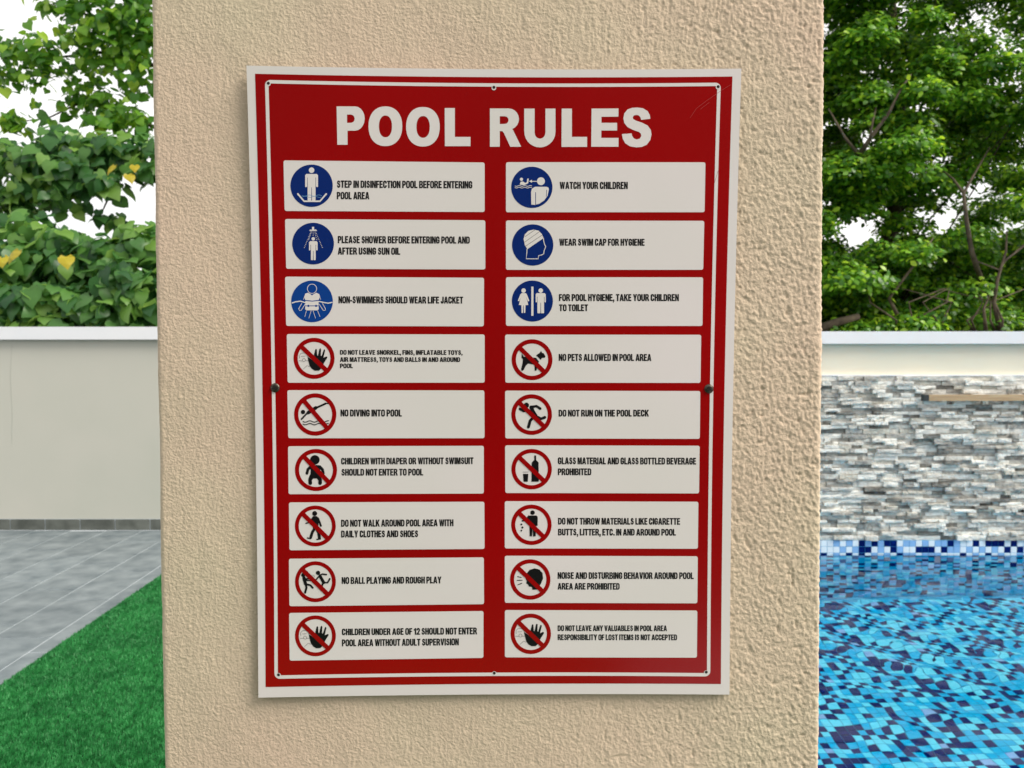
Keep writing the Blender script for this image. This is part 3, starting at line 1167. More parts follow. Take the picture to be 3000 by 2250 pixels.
def disc(c, m=BL):
    return [('c', c[0], c[1], c[2], m)]


def ringslash(c, slash):
    return [('r', c[0], c[1], c[2], c[3], RD)], [('q', slash, 42, RD)]


def hand(cx, cy):
    dx, dy = cx - 383, cy - 350
    s = lambda q: [(a + dx, b + dy) for a, b in q]
    return [('p', s([(322, 338), (338, 345), (366, 366), (380, 330), (395, 266), (402, 260), (409, 266), (412, 320), (420, 326), (434, 262), (441, 255), (448, 262), (446, 325), (454, 330), (474, 270), (482, 266), (487, 275), (470, 345), (496, 333), (507, 335), (506, 346), (478, 390), (455, 440), (430, 465), (390, 465), (362, 448), (342, 420), (330, 375)]), BK),
            ('s', s([(248, 350), (246, 322), (262, 302), (296, 299), (318, 318), (330, 345)]), 3, 'grey_print'),
            ('s', s([(262, 332), (300, 330)]), 3, 'grey_print'), ('s', s([(240, 372), (276, 374)]), 3, 'grey_print'),
            ('r', 288 + dx, 366 + dy, 16, 13, 'grey_print'), ('s', s([(302, 372), (330, 373)]), 3, 'grey_print'),
            ('s', s([(282, 450), (318, 418), (340, 428)]), 3, 'grey_print')]


def wave(x0, x1, y, a, per=60.0, n=16, ph=0):
    return [(x0 + (x1 - x0) * k / n, y + a * math.sin(2 * math.pi * (x1 - x0) * k / n / per + ph)) for k in range(n + 1)]


dots = []
for (a, b) in (((352, 765), (293, 910)), ((360, 765), (333, 835)), ((374, 765), (374, 795)), ((388, 765), (408, 835)), ((398, 765), (460, 908))):
    m = max(2, int(math.hypot(b[0] - a[0], b[1] - a[1]) / 15))
    for k in range(m + 1):
        dots.append(('c', a[0] + (b[0] - a[0]) * k / m, a[1] + (b[1] - a[1]) * k / m, 3.6, WH))


def man(cx, top, w, h, leg, m, armw, head):
    """standing figure: head, arms, trunk, two legs"""
    y0 = top
    yb = top + h
    hw = w / 2
    return [('c', cx, top - head * 1.35, head, m),
            ('p', [(cx - hw + 10, y0), (cx + hw - 10, y0), (cx + hw, y0 + 12), (cx + hw, y0 + leg), (cx + hw - armw * .3, y0 + leg + 6), (cx + hw - armw, y0 + leg), (cx + hw - armw, y0 + 34),
                   (cx + hw - armw - 4, y0 + 34), (cx + hw - armw - 4, yb - 4), (cx + hw - armw - 8, yb), (cx + 5, yb), (cx + 3, yb - 4), (cx + 2, y0 + leg + 8), (cx - 2, y0 + leg + 8), (cx - 3, yb - 4), (cx - 5, yb),
                   (cx - hw + armw + 8, yb), (cx - hw + armw + 4, yb - 4), (cx - hw + armw + 4, y0 + 34), (cx - hw + armw, y0 + 34), (cx - hw + armw, y0 + leg), (cx - hw + armw * .3, y0 + leg + 6), (cx - hw, y0 + leg), (cx - hw, y0 + 12)], m)]


CARDS = []
O1, O2, O3, O4, O5, O6 = (800, 440), (800, 940), (800, 1440), (1450, 440), (1450, 940), (1450, 1440)
CARDS.append((O1, ((97, 95), (1978, 115), (1978, 578), (108, 568)),
              [("STEP IN DISINFECTION POOL BEFORE ENTERING", 598, 1862, 284, 350, 290, 356), ("POOL AREA", 598, 898, 391, 457, 392, 458)],
              disc((360, 332, 198)) + man(360, 222, 120, 248, 118, WH, 19, 26) + [('s', [(232, 409), (290, 477), (438, 477), (497, 409)], 15, WH), ('s', wave(270, 455, 424, 6, 90), 4, 'aqua_print'), ('s', wave(275, 450, 436, 6, 90, ph=3), 4, 'aqua_print')]))
CARDS.append((O1, ((112, 643), (1984, 655), (1984, 1115), (122, 1108)),
              [("PLEASE SHOWER BEFORE ENTERING POOL AND", 607, 1838, 803, 868, 808, 872), ("AFTER USING SUN OIL", 607, 1187, 910, 974, 912, 976)],
              disc((374, 873, 195)) + man(376, 850, 80, 178, 82, WH, 14, 16) + [('p', [(364, 716), (384, 716), (384, 742), (403, 742), (412, 754), (337, 754), (346, 742), (364, 742)], WH)] + dots))
CARDS.append((O1, ((112, 1182), (1972, 1192), (1970, 1647), (122, 1642)),
              [("NON-SWIMMERS SHOULD WEAR LIFE JACKET", 613, 1775, 1366, 1430, 1370, 1432)],
              disc((364, 1413, 195), 'bright_blue') + [('r', 364, 1295, 46, 41, WH), ('p', [(300, 1342), (325, 1332), (345, 1342), (364, 1358), (385, 1342), (405, 1332), (432, 1345), (438, 1368), (425, 1410), (427, 1487), (412, 1497), (315, 1497), (300, 1487), (302, 1410), (292, 1372)], WH),
                                                       ('s', [(300, 1404), (364, 1411), (428, 1404)], 9, 'bright_blue'), ('s', [(304, 1455), (425, 1455)], 7, 'bright_blue'), ('c', 330, 1455, 11, 'bright_blue'), ('c', 402, 1455, 11, 'bright_blue'),
                                                       ('s', [(178, 1428), (210, 1417), (255, 1411), (300, 1424), (364, 1428), (430, 1414), (480, 1424), (515, 1430), (552, 1422)], 10, WH),
                                                       ('s', [(268, 1432), (240, 1482), (246, 1498), (262, 1498), (300, 1440)], 5, WH), ('s', [(432, 1440), (468, 1496), (484, 1498), (491, 1484), (462, 1432)], 5, WH),
                                                       ('s', [(296, 1362), (284, 1395)], 4, WH), ('s', [(434, 1362), (446, 1395)], 4, WH),
                                                       ('s', [(312, 1500), (297, 1555)], 4, WH), ('s', [(356, 1500), (335, 1570)], 4, WH), ('s', [(374, 1500), (397, 1570)], 4, WH), ('s', [(416, 1500), (438, 1555)], 4, WH)]))
r_, s_ = ringslash((383, 350, 192, 153), ((268, 244), (494, 458)))
CARDS.append((O2, ((128, 123), (1978, 127), (1978, 578), (136, 578)),
              [("DO NOT LEAVE SNORKEL, FINS, INFLATABLE TOYS,", 627, 1770, 273, 315, 275, 317), ("AIR MATTRESS, TOYS AND BALLS IN AND AROUND", 627, 1748, 340, 382, 341, 383), ("POOL", 627, 745, 400, 441, 400, 441)],
              r_ + hand(383, 350) + s_))
r_, s_ = ringslash((394, 875, 198, 158), ((292, 752), (500, 996)))
CARDS.append((O2, ((133, 648), (1975, 650), (1977, 1097), (142, 1097)),
              [("NO DIVING INTO POOL", 632, 1202, 830, 892, 830, 893)],
              r_ + [('c', 280, 852, 20, BK), ('s', [(266, 918), (325, 856)], 15, BK), ('s', [(328, 858), (345, 848), (400, 812)], 32, BK), ('s', [(400, 814), (450, 792), (492, 772)], 17, BK), ('s', [(490, 770), (516, 773)], 9, BK),
                    ('s', wave(280, 520, 940, 7, 85), 8, BK), ('s', wave(280, 518, 965, 7, 85), 8, BK)] + s_))
r_, s_ = ringslash((401, 1394, 197, 158), ((290, 1272), (524, 1512)))
CARDS.append((O2, ((140, 1172), (1970, 1168), (1970, 1614), (145, 1620)),
              [("CHILDREN WITH DIAPER OR WITHOUT SWIMSUIT", 638, 1872, 1282, 1341, 1277, 1338), ("SHOULD NOT ENTER TO POOL", 640, 1402, 1385, 1446, 1383, 1444)],
              r_ + [('c', 391, 1299, 44, BK), ('p', [(352, 1348), (430, 1348), (448, 1362), (440, 1400), (446, 1440), (452, 1472), (330, 1474), (350, 1430), (352, 1395), (340, 1364)], BK),
                    ('s', [(352, 1362), (326, 1388), (317, 1425)], 26, BK), ('s', [(436, 1362), (462, 1390), (470, 1425)], 26, BK), ('s', [(362, 1462), (346, 1485), (348, 1517)], 34, BK), ('s', [(422, 1462), (440, 1485), (440, 1517)], 34, BK)] + s_))
r_, s_ = ringslash((395, 322, 191, 155), ((280, 212), (506, 434)))
CARDS.append((O3, ((148, 102), (1975, 95), (1977, 537), (153, 549)),
              [("DO NOT WALK AROUND POOL AREA WITH", 638, 1685, 265, 328, 261, 323), ("DAILY CLOTHES AND SHOES", 638, 1355, 366, 428, 364, 425)],
              r_ + [('c', 389, 205, 23, BK), ('p', [(372, 232), (405, 228), (428, 246), (444, 285), (458, 325), (442, 330), (425, 292), (424, 345), (372, 348), (368, 300), (358, 290), (358, 252)], BK),
                    ('s', [(362, 262), (352, 286), (308, 297)], 13, BK), ('s', [(392, 342), (368, 378), (352, 430)], 26, BK), ('s', [(322, 434), (352, 440)], 12, BK), ('s', [(404, 342), (426, 384), (434, 434)], 28, BK), ('s', [(410, 447), (444, 443)], 12, BK)] + s_))
r_, s_ = ringslash((396, 843, 191, 155), ((280, 736), (508, 958)))
CARDS.append((O3, ((148, 628), (1970, 615), (1972, 1053), (153, 1072)),
              [("NO BALL PLAYING AND ROUGH PLAY", 643, 1572, 801, 863, 796, 857)],
              r_ + [('c', 282, 780, 19, BK), ('s', [(288, 806), (304, 864)], 30, BK), ('s', [(300, 818), (342, 812)], 13, BK), ('s', [(298, 828), (350, 832)], 12, BK), ('s', [(306, 866), (312, 898), (300, 944)], 20, BK), ('s', [(318, 868), (350, 876), (370, 900)], 18, BK),
                    ('c', 421, 760, 20, BK), ('s', [(434, 784), (462, 772), (498, 776)], 15, BK), ('s', [(432, 790), (396, 830)], 13, BK), ('s', [(442, 796), (474, 850)], 28, BK), ('s', [(474, 850), (510, 852), (530, 816)], 16, BK), ('s', [(470, 852), (450, 896)], 18, BK),
                    ('s', [(362, 778), (370, 800)], 3, 'grey_print'), ('s', [(380, 778), (386, 800)], 3, 'grey_print'), ('s', [(318, 742), (328, 756)], 3, 'grey_print')] + s_))
r_, s_ = ringslash((396, 1349, 191, 155), ((280, 1244), (508, 1460)))
CARDS.append((O3, ((150, 1135), (1967, 1117), (1966, 1555), (155, 1581)),
              [("CHILDREN UNDER AGE OF 12 SHOULD NOT ENTER", 645, 1905, 1283, 1342, 1272, 1334), ("POOL AREA WITHOUT ADULT SUPERVISION", 645, 1735, 1384, 1446, 1374, 1436)],
              r_ + hand(395, 1349) + s_))
CARDS.append((O4, ((103, 112), (1968, 113), (1960, 580), (103, 580)),
              [("WATCH YOUR CHILDREN", 607, 1240, 297, 361, 297, 362)],
              disc((345, 347, 193)) + [('c', 430, 290, 37, WH), ('p', [(340, 508), (338, 390), (346, 360), (375, 342), (480, 342), (500, 350), (504, 366), (492, 425), (462, 468), (415, 500), (370, 512)], WH),
                                       ('s', [(380, 395), (380, 506)], 6, BL), ('s', [(484, 372), (480, 432)], 5, BL), ('s', [(388, 291), (340, 291)], 7, WH), ('p', [(318, 290), (346, 276), (346, 305)], WH),
                                       ('c', 248, 272, 15, WH), ('p', [(232, 322), (240, 295), (262, 292), (282, 306), (298, 300), (303, 266), (316, 265), (312, 308), (290, 320), (270, 326)], WH),
                                       ('s', wave(188, 345, 334, 4, 52), 5, WH), ('s', wave(188, 345, 350, 4, 52), 5, WH)]))
CARDS.append((O4, ((103, 657), (1957, 660), (1947, 1118), (103, 1118)),
              [("WEAR SWIM CAP FOR HYGIENE", 603, 1398, 828, 891, 829, 892)],
              disc((353, 886, 193)) + [('p', [(303, 925), (280, 888), (268, 830), (280, 787), (312, 754), (362, 742), (408, 752), (438, 782), (454, 822)], WH),
                                       ('s', [(282, 808), (372, 746)], 4, 'grey_print'), ('s', [(274, 862), (418, 760)], 4, 'grey_print'), ('s', [(284, 898), (444, 792)], 4, 'grey_print'),
                                       ('s', [(300, 925), (298, 960), (292, 1015), (405, 1015), (408, 986), (440, 978), (456, 968), (460, 938), (468, 918), (475, 902), (464, 880), (456, 850), (452, 822)], 7, WH)]))
CARDS.append((O4, ((103, 1187), (1946, 1188), (1940, 1643), (103, 1642)),
              [("FOR POOL HYGIENE, TAKE YOUR CHILDREN", 600, 1718, 1346, 1409, 1346, 1409), ("TO TOILET", 602, 868, 1442, 1503, 1442, 1503)],
              disc((350, 1410, 192)) + [('p', [(340, 1275), (360, 1275), (360, 1548), (340, 1548)], WH), ('c', 268, 1312, 21, WH), ('c', 428, 1312, 21, WH),
                                        ('p', [(250, 1336), (290, 1336), (300, 1350), (321, 1408), (309, 1414), (292, 1372), (312, 1446), (286, 1448), (284, 1520), (271, 1522), (268, 1450), (264, 1450), (262, 1522), (249, 1520), (247, 1448), (223, 1446), (243, 1372), (228, 1412), (214, 1408), (236, 1350)], WH)]
              + man(428, 1336, 94, 188, 82, WH, 12, 0.01)))
r_, s_ = ringslash((347, 363, 191, 151), ((236, 256), (458, 474)))
CARDS.append((O5, ((95, 128), (1928, 130), (1922, 580), (97, 578)),
              [("NO PETS ALLOWED IN POOL AREA", 598, 1460, 310, 373, 311, 374)],
              r_ + [('p', [(250, 308), (270, 335), (330, 342), (385, 345), (412, 380), (396, 420), (392, 455), (384, 468), (372, 462), (370, 410), (310, 398), (288, 420), (268, 460), (252, 468), (244, 455), (258, 400), (262, 360), (250, 345)], BK),
                    ('p', [(385, 322), (420, 298), (432, 280), (440, 298), (455, 303), (473, 330), (465, 345), (440, 345), (428, 364)], BK)] + s_))
r_, s_ = ringslash((343, 876, 190, 151), ((230, 768), (456, 984)))
CARDS.append((O5, ((95, 652), (1920, 656), (1915, 1103), (97, 1099)),
              [("DO NOT RUN ON THE POOL DECK", 597, 1437, 832, 893, 832, 893)],
              r_ + [('c', 294, 789, 25, BK), ('s', [(234, 822), (266, 843), (312, 838)], 24, BK), ('s', [(340, 808), (352, 842), (382, 890)], 36, BK), ('s', [(344, 804), (388, 797), (424, 820)], 24, BK), ('s', [(366, 895), (330, 932), (313, 992)], 27, BK), ('s', [(380, 890), (430, 916), (466, 902)], 27, BK)] + s_))
r_, s_ = ringslash((343, 1386, 189, 151), ((230, 1278), (456, 1494)))
CARDS.append((O5, ((95, 1163), (1914, 1167), (1908, 1613), (97, 1609)),
              [("GLASS MATERIAL AND GLASS BOTTLED BEVERAGE", 590, 1880, 1277, 1339, 1281, 1342), ("PROHIBITED", 590, 900, 1380, 1441, 1380, 1442)],
              r_ + [('p', [(368, 1258), (385, 1258), (385, 1300), (408, 1325), (410, 1503), (342, 1503), (344, 1325), (368, 1300)], BK), ('p', [(263, 1430), (312, 1430), (307, 1503), (268, 1503)], BK), ('s', [(262, 1413), (313, 1413)], 3, 'grey_print')] + s_))
r_, s_ = ringslash((341, 311, 189, 151), ((228, 204), (452, 420)))
CARDS.append((O6, ((92, 90), (1902, 95), (1897, 535), (92, 532)),
              [("DO NOT THROW MATERIALS LIKE CIGARETTE", 592, 1730, 247, 307, 249, 309), ("BUTTS, LITTER, ETC. IN AND AROUND POOL", 592, 1690, 349, 409, 351, 411)],
              r_ + [('c', 352, 197, 21, BK), ('p', [(312, 224), (388, 224), (400, 236), (399, 320), (384, 322), (381, 418), (357, 420), (352, 332), (347, 420), (325, 418), (322, 262), (300, 262), (302, 236)], BK),
                    ('s', [(318, 242), (292, 272), (256, 274)], 13, BK), ('c', 247, 307, 9, BK), ('c', 257, 336, 10, BK), ('c', 247, 365, 8, BK)] + s_))
r_, s_ = ringslash((330, 822, 189, 151), ((218, 716), (442, 930)))
CARDS.append((O6, ((92, 600), (1896, 605), (1892, 1045), (92, 1040)),
              [("NOISE AND DISTURBING BEHAVIOR AROUND POOL", 588, 1857, 755, 815, 757, 817), ("AREA ARE PROHIBITED", 588, 1165, 856, 915, 857, 916)],
              r_ + [('p', [(300, 762), (325, 732), (370, 718), (415, 728), (445, 762), (450, 812), (432, 858), (416, 882), (412, 917), (352, 917), (345, 892), (318, 887), (308, 866), (294, 860), (298, 836), (285, 812), (302, 795)], BK),
                    ('s', [(212, 795), (248, 803)], 7, BK), ('s', [(208, 830), (255, 829)], 7, BK), ('s', [(215, 872), (252, 857)], 7, BK)] + s_))
r_, s_ = ringslash((335, 1330, 189, 151), ((222, 1224), (446, 1440)))
CARDS.append((O6, ((93, 1108), (1892, 1112), (1888, 1553), (93, 1550)),
              [("DO NOT LEAVE ANY VALUABLES IN POOL AREA", 588, 1607, 1252, 1303, 1253, 1304), ("RESPONSIBILITY OF LOST ITEMS IS NOT ACCEPTED", 588, 1702, 1336, 1388, 1337, 1389)],
              r_ + hand(334, 1330) + s_))

for (org, cor, lines, pic) in CARDS:
    Z = lambda a, b: (org[0] + a / 3.1908, org[1] + b / 3.1904)
    c4 = [Z(*c) for c in cor]
    # rounded card, gridded so it follows the bend of the board
    nu, nv = 20, 5
    V, Fc = [], []
    wpx, hpx, rad = 580.0, 141.0, 5.0
    us = [0, rad / wpx * .3, rad / wpx] + [rad / wpx + (1 - 2 * rad / wpx) * k / nu for k in range(1, nu)] + [1 - rad / wpx, 1 - rad / wpx * .3, 1]
    for u in us:
        e = min(u, 1 - u) * wpx
        ins = 0 if e >= rad else (rad - math.sqrt(max(0, rad * rad - (rad - e) ** 2))) / hpx
        for j in range(nv + 1):
            v = ins + (1 - 2 * ins) * j / nv
            V.append(SPt((c4[0][0] * (1 - u) + c4[1][0] * u) * (1 - v) + (c4[3][0] * (1 - u) + c4[2][0] * u) * v,
                         (c4[0][1] * (1 - u) + c4[1][1] * u) * (1 - v) + (c4[3][1] * (1 - u) + c4[2][1] * u) * v, 0.0003))
    for i in range(len(us) - 1):
        for j in range(nv):
            a = i * (nv + 1) + j
            Fc.append((a, a + 1, a + nv + 2, a + nv + 1))
    card = mesh('rule_card', V, Fc, M['white_print'], sign, smooth=True)
    card['label'] = 'white card reading ' + ' '.join(l[0] for l in lines).lower().replace(',', '').replace('.', '')
    pr = Print(0.00045)
    for (txt, x0, x1, a0, b0, a1, b1) in lines:
        text_line(pr, txt, Z(x0, 0)[0], Z(x1, 0)[0], Z(0, a0)[1], Z(0, b0)[1], Z(0, a1)[1], Z(0, b1)[1])
    pr.build('lettering', card)
    pr = Print(0.00045)
    for it in pic:
        if it[0] == 'c':
            if it[3] > 0.5:
                pr.poly([Z(*q) for q in circ(it[1], it[2], it[3], 56 if it[3] > 100 else (24 if it[3] > 12 else 8))], M[it[4]])
        elif it[0] == 'r':
            n = 56 if it[3] > 100 else 24
            pr.poly([Z(*q) for q in circ(it[1], it[2], it[3], n)], M[it[5]], [[Z(*q) for q in circ(it[1], it[2], it[4], n)]])
        elif it[0] == 'p':
            pr.poly([Z(*q) for q in it[1]], M[it[2]])
        elif it[0] == 's':
            pr.poly([Z(*q) for q in stroke(it[1], it[2])], M[it[3]])
        elif it[0] == 'q':
            pr.lay += 0.0001
            pr.poly([Z(*q) for q in stroke(it[1], it[2], cap=False)], M[it[3]])
    pr.build('pictogram', card)


# faint scratches in the red vinyl near the top right corner
M['scratch'] = material('pale_red_scratch', (0.42, 0.03, 0.03, 1), 0.5)
for pts in ([(2141, 248), (2118, 262), (2096, 277)], [(2098, 276), (2070, 295), (2040, 318), (2022, 345)], [(2078, 300), (2062, 312), (2052, 320)], [(2092, 540), (2098, 520), (2104, 500)]):
    pr = Print(0.0004)
    pr.poly(stroke(pts, 0.8, cap=False), M['scratch'])
    pr.build('scratch', sign)

# ---- two screws and six spare screw holes
def screw(px, py, rot):
    c = SPt(px, py, 0.0)
    s = mesh('screw', *(lambda: (
        (lambda V, Fc: (V, Fc))(*_screw(c))))(), M['dark_steel'], sign, smooth=False, loc=tuple(c))
    # cross recess bars (dark)
    for a in (rot, rot + math.pi / 2):
        d = Vector((math.cos(a), 0, math.sin(a)))
        e = Vector((-math.sin(a), 0, math.cos(a)))
        r, w_ = 0.0034, 0.0009
        y = -0.00262 - (0.0002 if a == rot else 0)
        q = [d * r + e * w_, -d * r + e * w_, -d * r - e * w_, d * r - e * w_]
        mesh('cross_slot', [tuple(c + v + Vector((0, y, 0))) for v in q], [(0, 1, 2, 3)], M['hole_dark'], s)
    return s


def _screw(c):
    V, Fc = [], []
    prof = [(0.0058, 0.0), (0.0057, -0.0007), (0.0048, -0.0018), (0.0034, -0.0024), (0.0012, -0.0026)]
    n = 20
    for r, y in prof:
        for k in range(n):
            a = 2 * math.pi * k / n
            V.append(tuple(c + Vector((r * math.cos(a), y, r * math.sin(a)))))
    for j in range(len(prof) - 1):
        for k in range(n):
            Fc.append((j * n + k, j * n + (k + 1) % n, (j + 1) * n + (k + 1) % n, (j + 1) * n + k))
    Fc.append(tuple((len(prof) - 1) * n + k for k in range(n)))
    return V, Fc


screw(806, 1136, 0.4)
screw(2077, 1139, 0.9)
for (px, py) in ((786, 244), (1447, 256), (2104, 254), (816, 1977), (1448, 1972), (2069, 1969)):
    c = SPt(px, py, 0.0004)
    n = 14
    V = [tuple(c)] + [tuple(c + Vector((0.0029 * math.cos(2 * math.pi * k / n), 0, 0.0029 * math.sin(2 * math.pi * k / n) - 0.0006))) for k in range(n)]
    h = mesh('screw_hole', V, [(0, k + 1, (k + 1) % n + 1) for k in range(n)], M['white_print'], sign)
    V = [tuple(c + Vector((0, -0.0001, 0)))] + [tuple(c + Vector((0.0019 * math.cos(2 * math.pi * k / n), -0.0001, 0.0019 * math.sin(2 * math.pi * k / n)))) for k in range(n)]
    mesh('bore', V, [(0, k + 1, (k + 1) % n + 1) for k in range(n)], M['hole_dark'], h)


# ================================================================== TREES
def rot_basis(normal, tip):
    """rows: x (across), y (along the blade), z (normal)"""
    nrm = normal / np.linalg.norm(normal, axis=1, keepdims=True)
    t = tip - (tip * nrm).sum(1, keepdims=True) * nrm
    t /= np.linalg.norm(t, axis=1, keepdims=True) + 1e-9
    x = np.cross(t, nrm)
    return x, t, nrm


HEART_V = np.array([(0, 0, 0), (0, 0.33, 0.035), (0, 0.66, 0.02), (0, 1.0, -0.10),
                    (0.26, -0.10, 0.05), (0.47, 0.14, 0.02), (0.44, 0.42, 0.0), (0.22, 0.74, -0.02),
                    (-0.26, -0.10, 0.05), (-0.47, 0.14, 0.02), (-0.44, 0.42, 0.0), (-0.22, 0.74, -0.02)])
HEART_V[:, 2] *= 1.7
HEART_F = np.array([(0, 4, 5), (0, 5, 1), (1, 5, 6), (1, 6, 2), (2, 6, 7), (2, 7, 3), (0, 9, 8), (0, 1, 9), (1, 10, 9), (1, 2, 10), (2, 11, 10), (2, 3, 11)])
OVAL_V = np.array([(0, 0, 0), (0.27, 0.35, 0.05), (0.25, 0.68, 0.04), (0, 1, -0.04), (-0.25, 0.68, 0.04), (-0.27, 0.35, 0.05)])
OVAL_F = np.array([(0, 1, 5), (1, 2, 4), (1, 4, 5), (2, 3, 4)])


def build_leaves(thing, pos, nrm, tip, scl, template, mat, n_parts, name_many='foliage', extra=None):
    TV, TF = template
    x, t, z = rot_basis(nrm, tip)
    px, py, d = project(pos)
    out = ((px < -20) | (px > 3020) | (py < -20) | (py > 1010) | ((px > 430) & (px < 2425))) * 1000.0
    order = np.argsort(d / scl * 0.1 + out)
    pick = order[:n_parts]
    rest_ = order[n_parts:]
    me = bpy.data.meshes.new('leaf')
    me.from_pydata(TV.tolist(), [], TF.tolist())
    me.materials.append(mat)
    me.polygons.foreach_set('use_smooth', np.ones(len(TF), dtype=bool))
    me.update()
    off = np.array(thing.location)
    for i in pick:
        o = bpy.data.objects.new('leaf', me)
        R3 = np.stack((x[i], t[i], z[i]), 1) * scl[i]
        m4 = Matrix(R3.tolist()).to_4x4()
        m4.translation = Vector((pos[i] - off).tolist())
        link(o, thing)
        o.matrix_basis = m4
    if len(rest_):
        P3 = (TV[None, :, 0, None] * x[rest_][:, None, :] + TV[None, :, 1, None] * t[rest_][:, None, :] + TV[None, :, 2, None] * z[rest_][:, None, :]) * scl[rest_][:, None, None] + pos[rest_][:, None, :] - off
        nv = len(TV)
        tr = (TF[None] + (np.arange(len(rest_)) * nv)[:, None, None]).reshape(-1, 3)
        o = fast_tris(name_many, P3.reshape(-1, 3), tr, mat, thing, smooth=True)
        o['kind'] = 'stuff'


def ell(zx, zy, rx, ry, Y, ry_depth, n, r, z0=1.729, ox=0, oy=0):
    """leaf positions scattered in an ellipsoid placed at distance Y; zx.. are close-up pixels of the photo"""
    c = np.array(on_plane(ox + zx / z0, oy + zy / z0, Y))
    k = Y / F / z0
    q = r.normal(size=(n, 3))
    q /= np.linalg.norm(q, axis=1, keepdims=True)
    rad = r.random((n, 1)) ** (1 / 2.2)
    e = q * rad
    return c + e * np.array((rx * k, ry_depth, ry * k)), e


def leaf_dirs(e, r, up=0.7, droop=0.8):
    n = len(e)
    nrm = np.array((0, -0.55, up)) + 0.75 * e + r.normal(size=(n, 3)) * 0.55
    tip = np.array((0, -0.25, -droop)) + 0.6 * e * np.array((1, 1, 0.2)) + r.normal(size=(n, 3)) * 0.45
    return nrm, tip


r1 = np.random.default_rng(3)
# ---- low broad-leaved shrub right behind the left wall
shrub = empty('broadleaf_shrub', (-3.6, 7.2, GZ))
tag(shrub, 'low dense shrub with big heart shaped leaves just over the grey wall', 'shrub')
specs = [  # zx, zy, rx, ry, Y, depth, n
    (120, 1180, 170, 110, 7.3, 0.30, 120), (60, 1330, 150, 110, 7.0, 0.3, 110), (330, 1230, 110, 90, 7.2, 0.3, 75), (380, 1340, 190, 90, 7.1, 0.3, 120),
    (560, 1290, 150, 100, 7.1, 0.3, 105), (730, 1230, 130, 110, 7.2, 0.3, 95), (640, 1400, 150, 90, 6.9, 0.3, 105), (90, 1520, 190, 110, 6.8, 0.25, 140),
    (330, 1520, 190, 110, 6.8, 0.25, 140), (560, 1560, 190, 120, 6.8, 0.25, 150), (740, 1500, 150, 130, 6.8, 0.25, 110), (200, 1660, 420, 70, 6.75, 0.2, 150), (620, 1680, 320, 70, 6.75, 0.2, 110),
    (-250, 1400, 280, 260, 7.2, 0.4, 240), (1000, 1450, 250, 220, 7.2, 0.4, 180), (400, 1480, 520, 170, 7.5, 0.4, 420), (100, 1400, 260, 150, 7.6, 0.3, 120)]
Pz, Ez = [], []
for s in specs:
    a, e = ell(*s[:6], s[6], r1)
    Pz.append(a)
    Ez.append(e)
Pz, Ez = np.concatenate(Pz), np.concatenate(Ez)
nrm, tip = leaf_dirs(Ez, r1)
scl = r1.uniform(0.09, 0.19, len(Pz))
build_leaves(shrub, Pz, nrm, tip, scl, (HEART_V, HEART_F), M['heart_leaf'], 300)
yl = bpy.data.meshes.new('leaf')
yl.from_pydata(HEART_V.tolist(), [], HEART_F.tolist())
yl.materials.append(M['yellow_leaf'])


def yellow(thing, zx, zy, Y, s, rz):
    o = bpy.data.objects.new('leaf', yl)
    link(o, thing)
    p = on_plane(zx / 1.729, zy / 1.729, Y)
    R3 = np.stack([v[0] for v in rot_basis(np.array([(1.3 * rz, -0.8, 0.7)]), np.array([(math.sin(rz), -0.1, -math.cos(rz))]))], 1) * s
    m4 = Matrix(R3.tolist()).to_4x4()
    m4.translation = p - Vector(thing.location)
    o.matrix_basis = m4
    o['label'] = 'yellowed heart shaped leaf'


yellow(shrub, 98, 1270, 6.62, 0.155, -0.25)
yellow(shrub, 335, 1300, 6.62, 0.145, 0.2)
yellow(shrub, 8, 1300, 6.7, 0.13, 0.2)
for (x_, z_) in ((-4.2, 1.7), (-3.3, 1.9), (-2.6, 1.8), (-3.7, 2.2)):
    tube('stem', [(x_ + 0.1, 7.3, GZ), (x_, 7.25, 0.9), (x_ + random.uniform(-.2, .2), 7.1, z_ + 0.3)], [0.03, 0.024, 0.01], M['bark'], shrub)

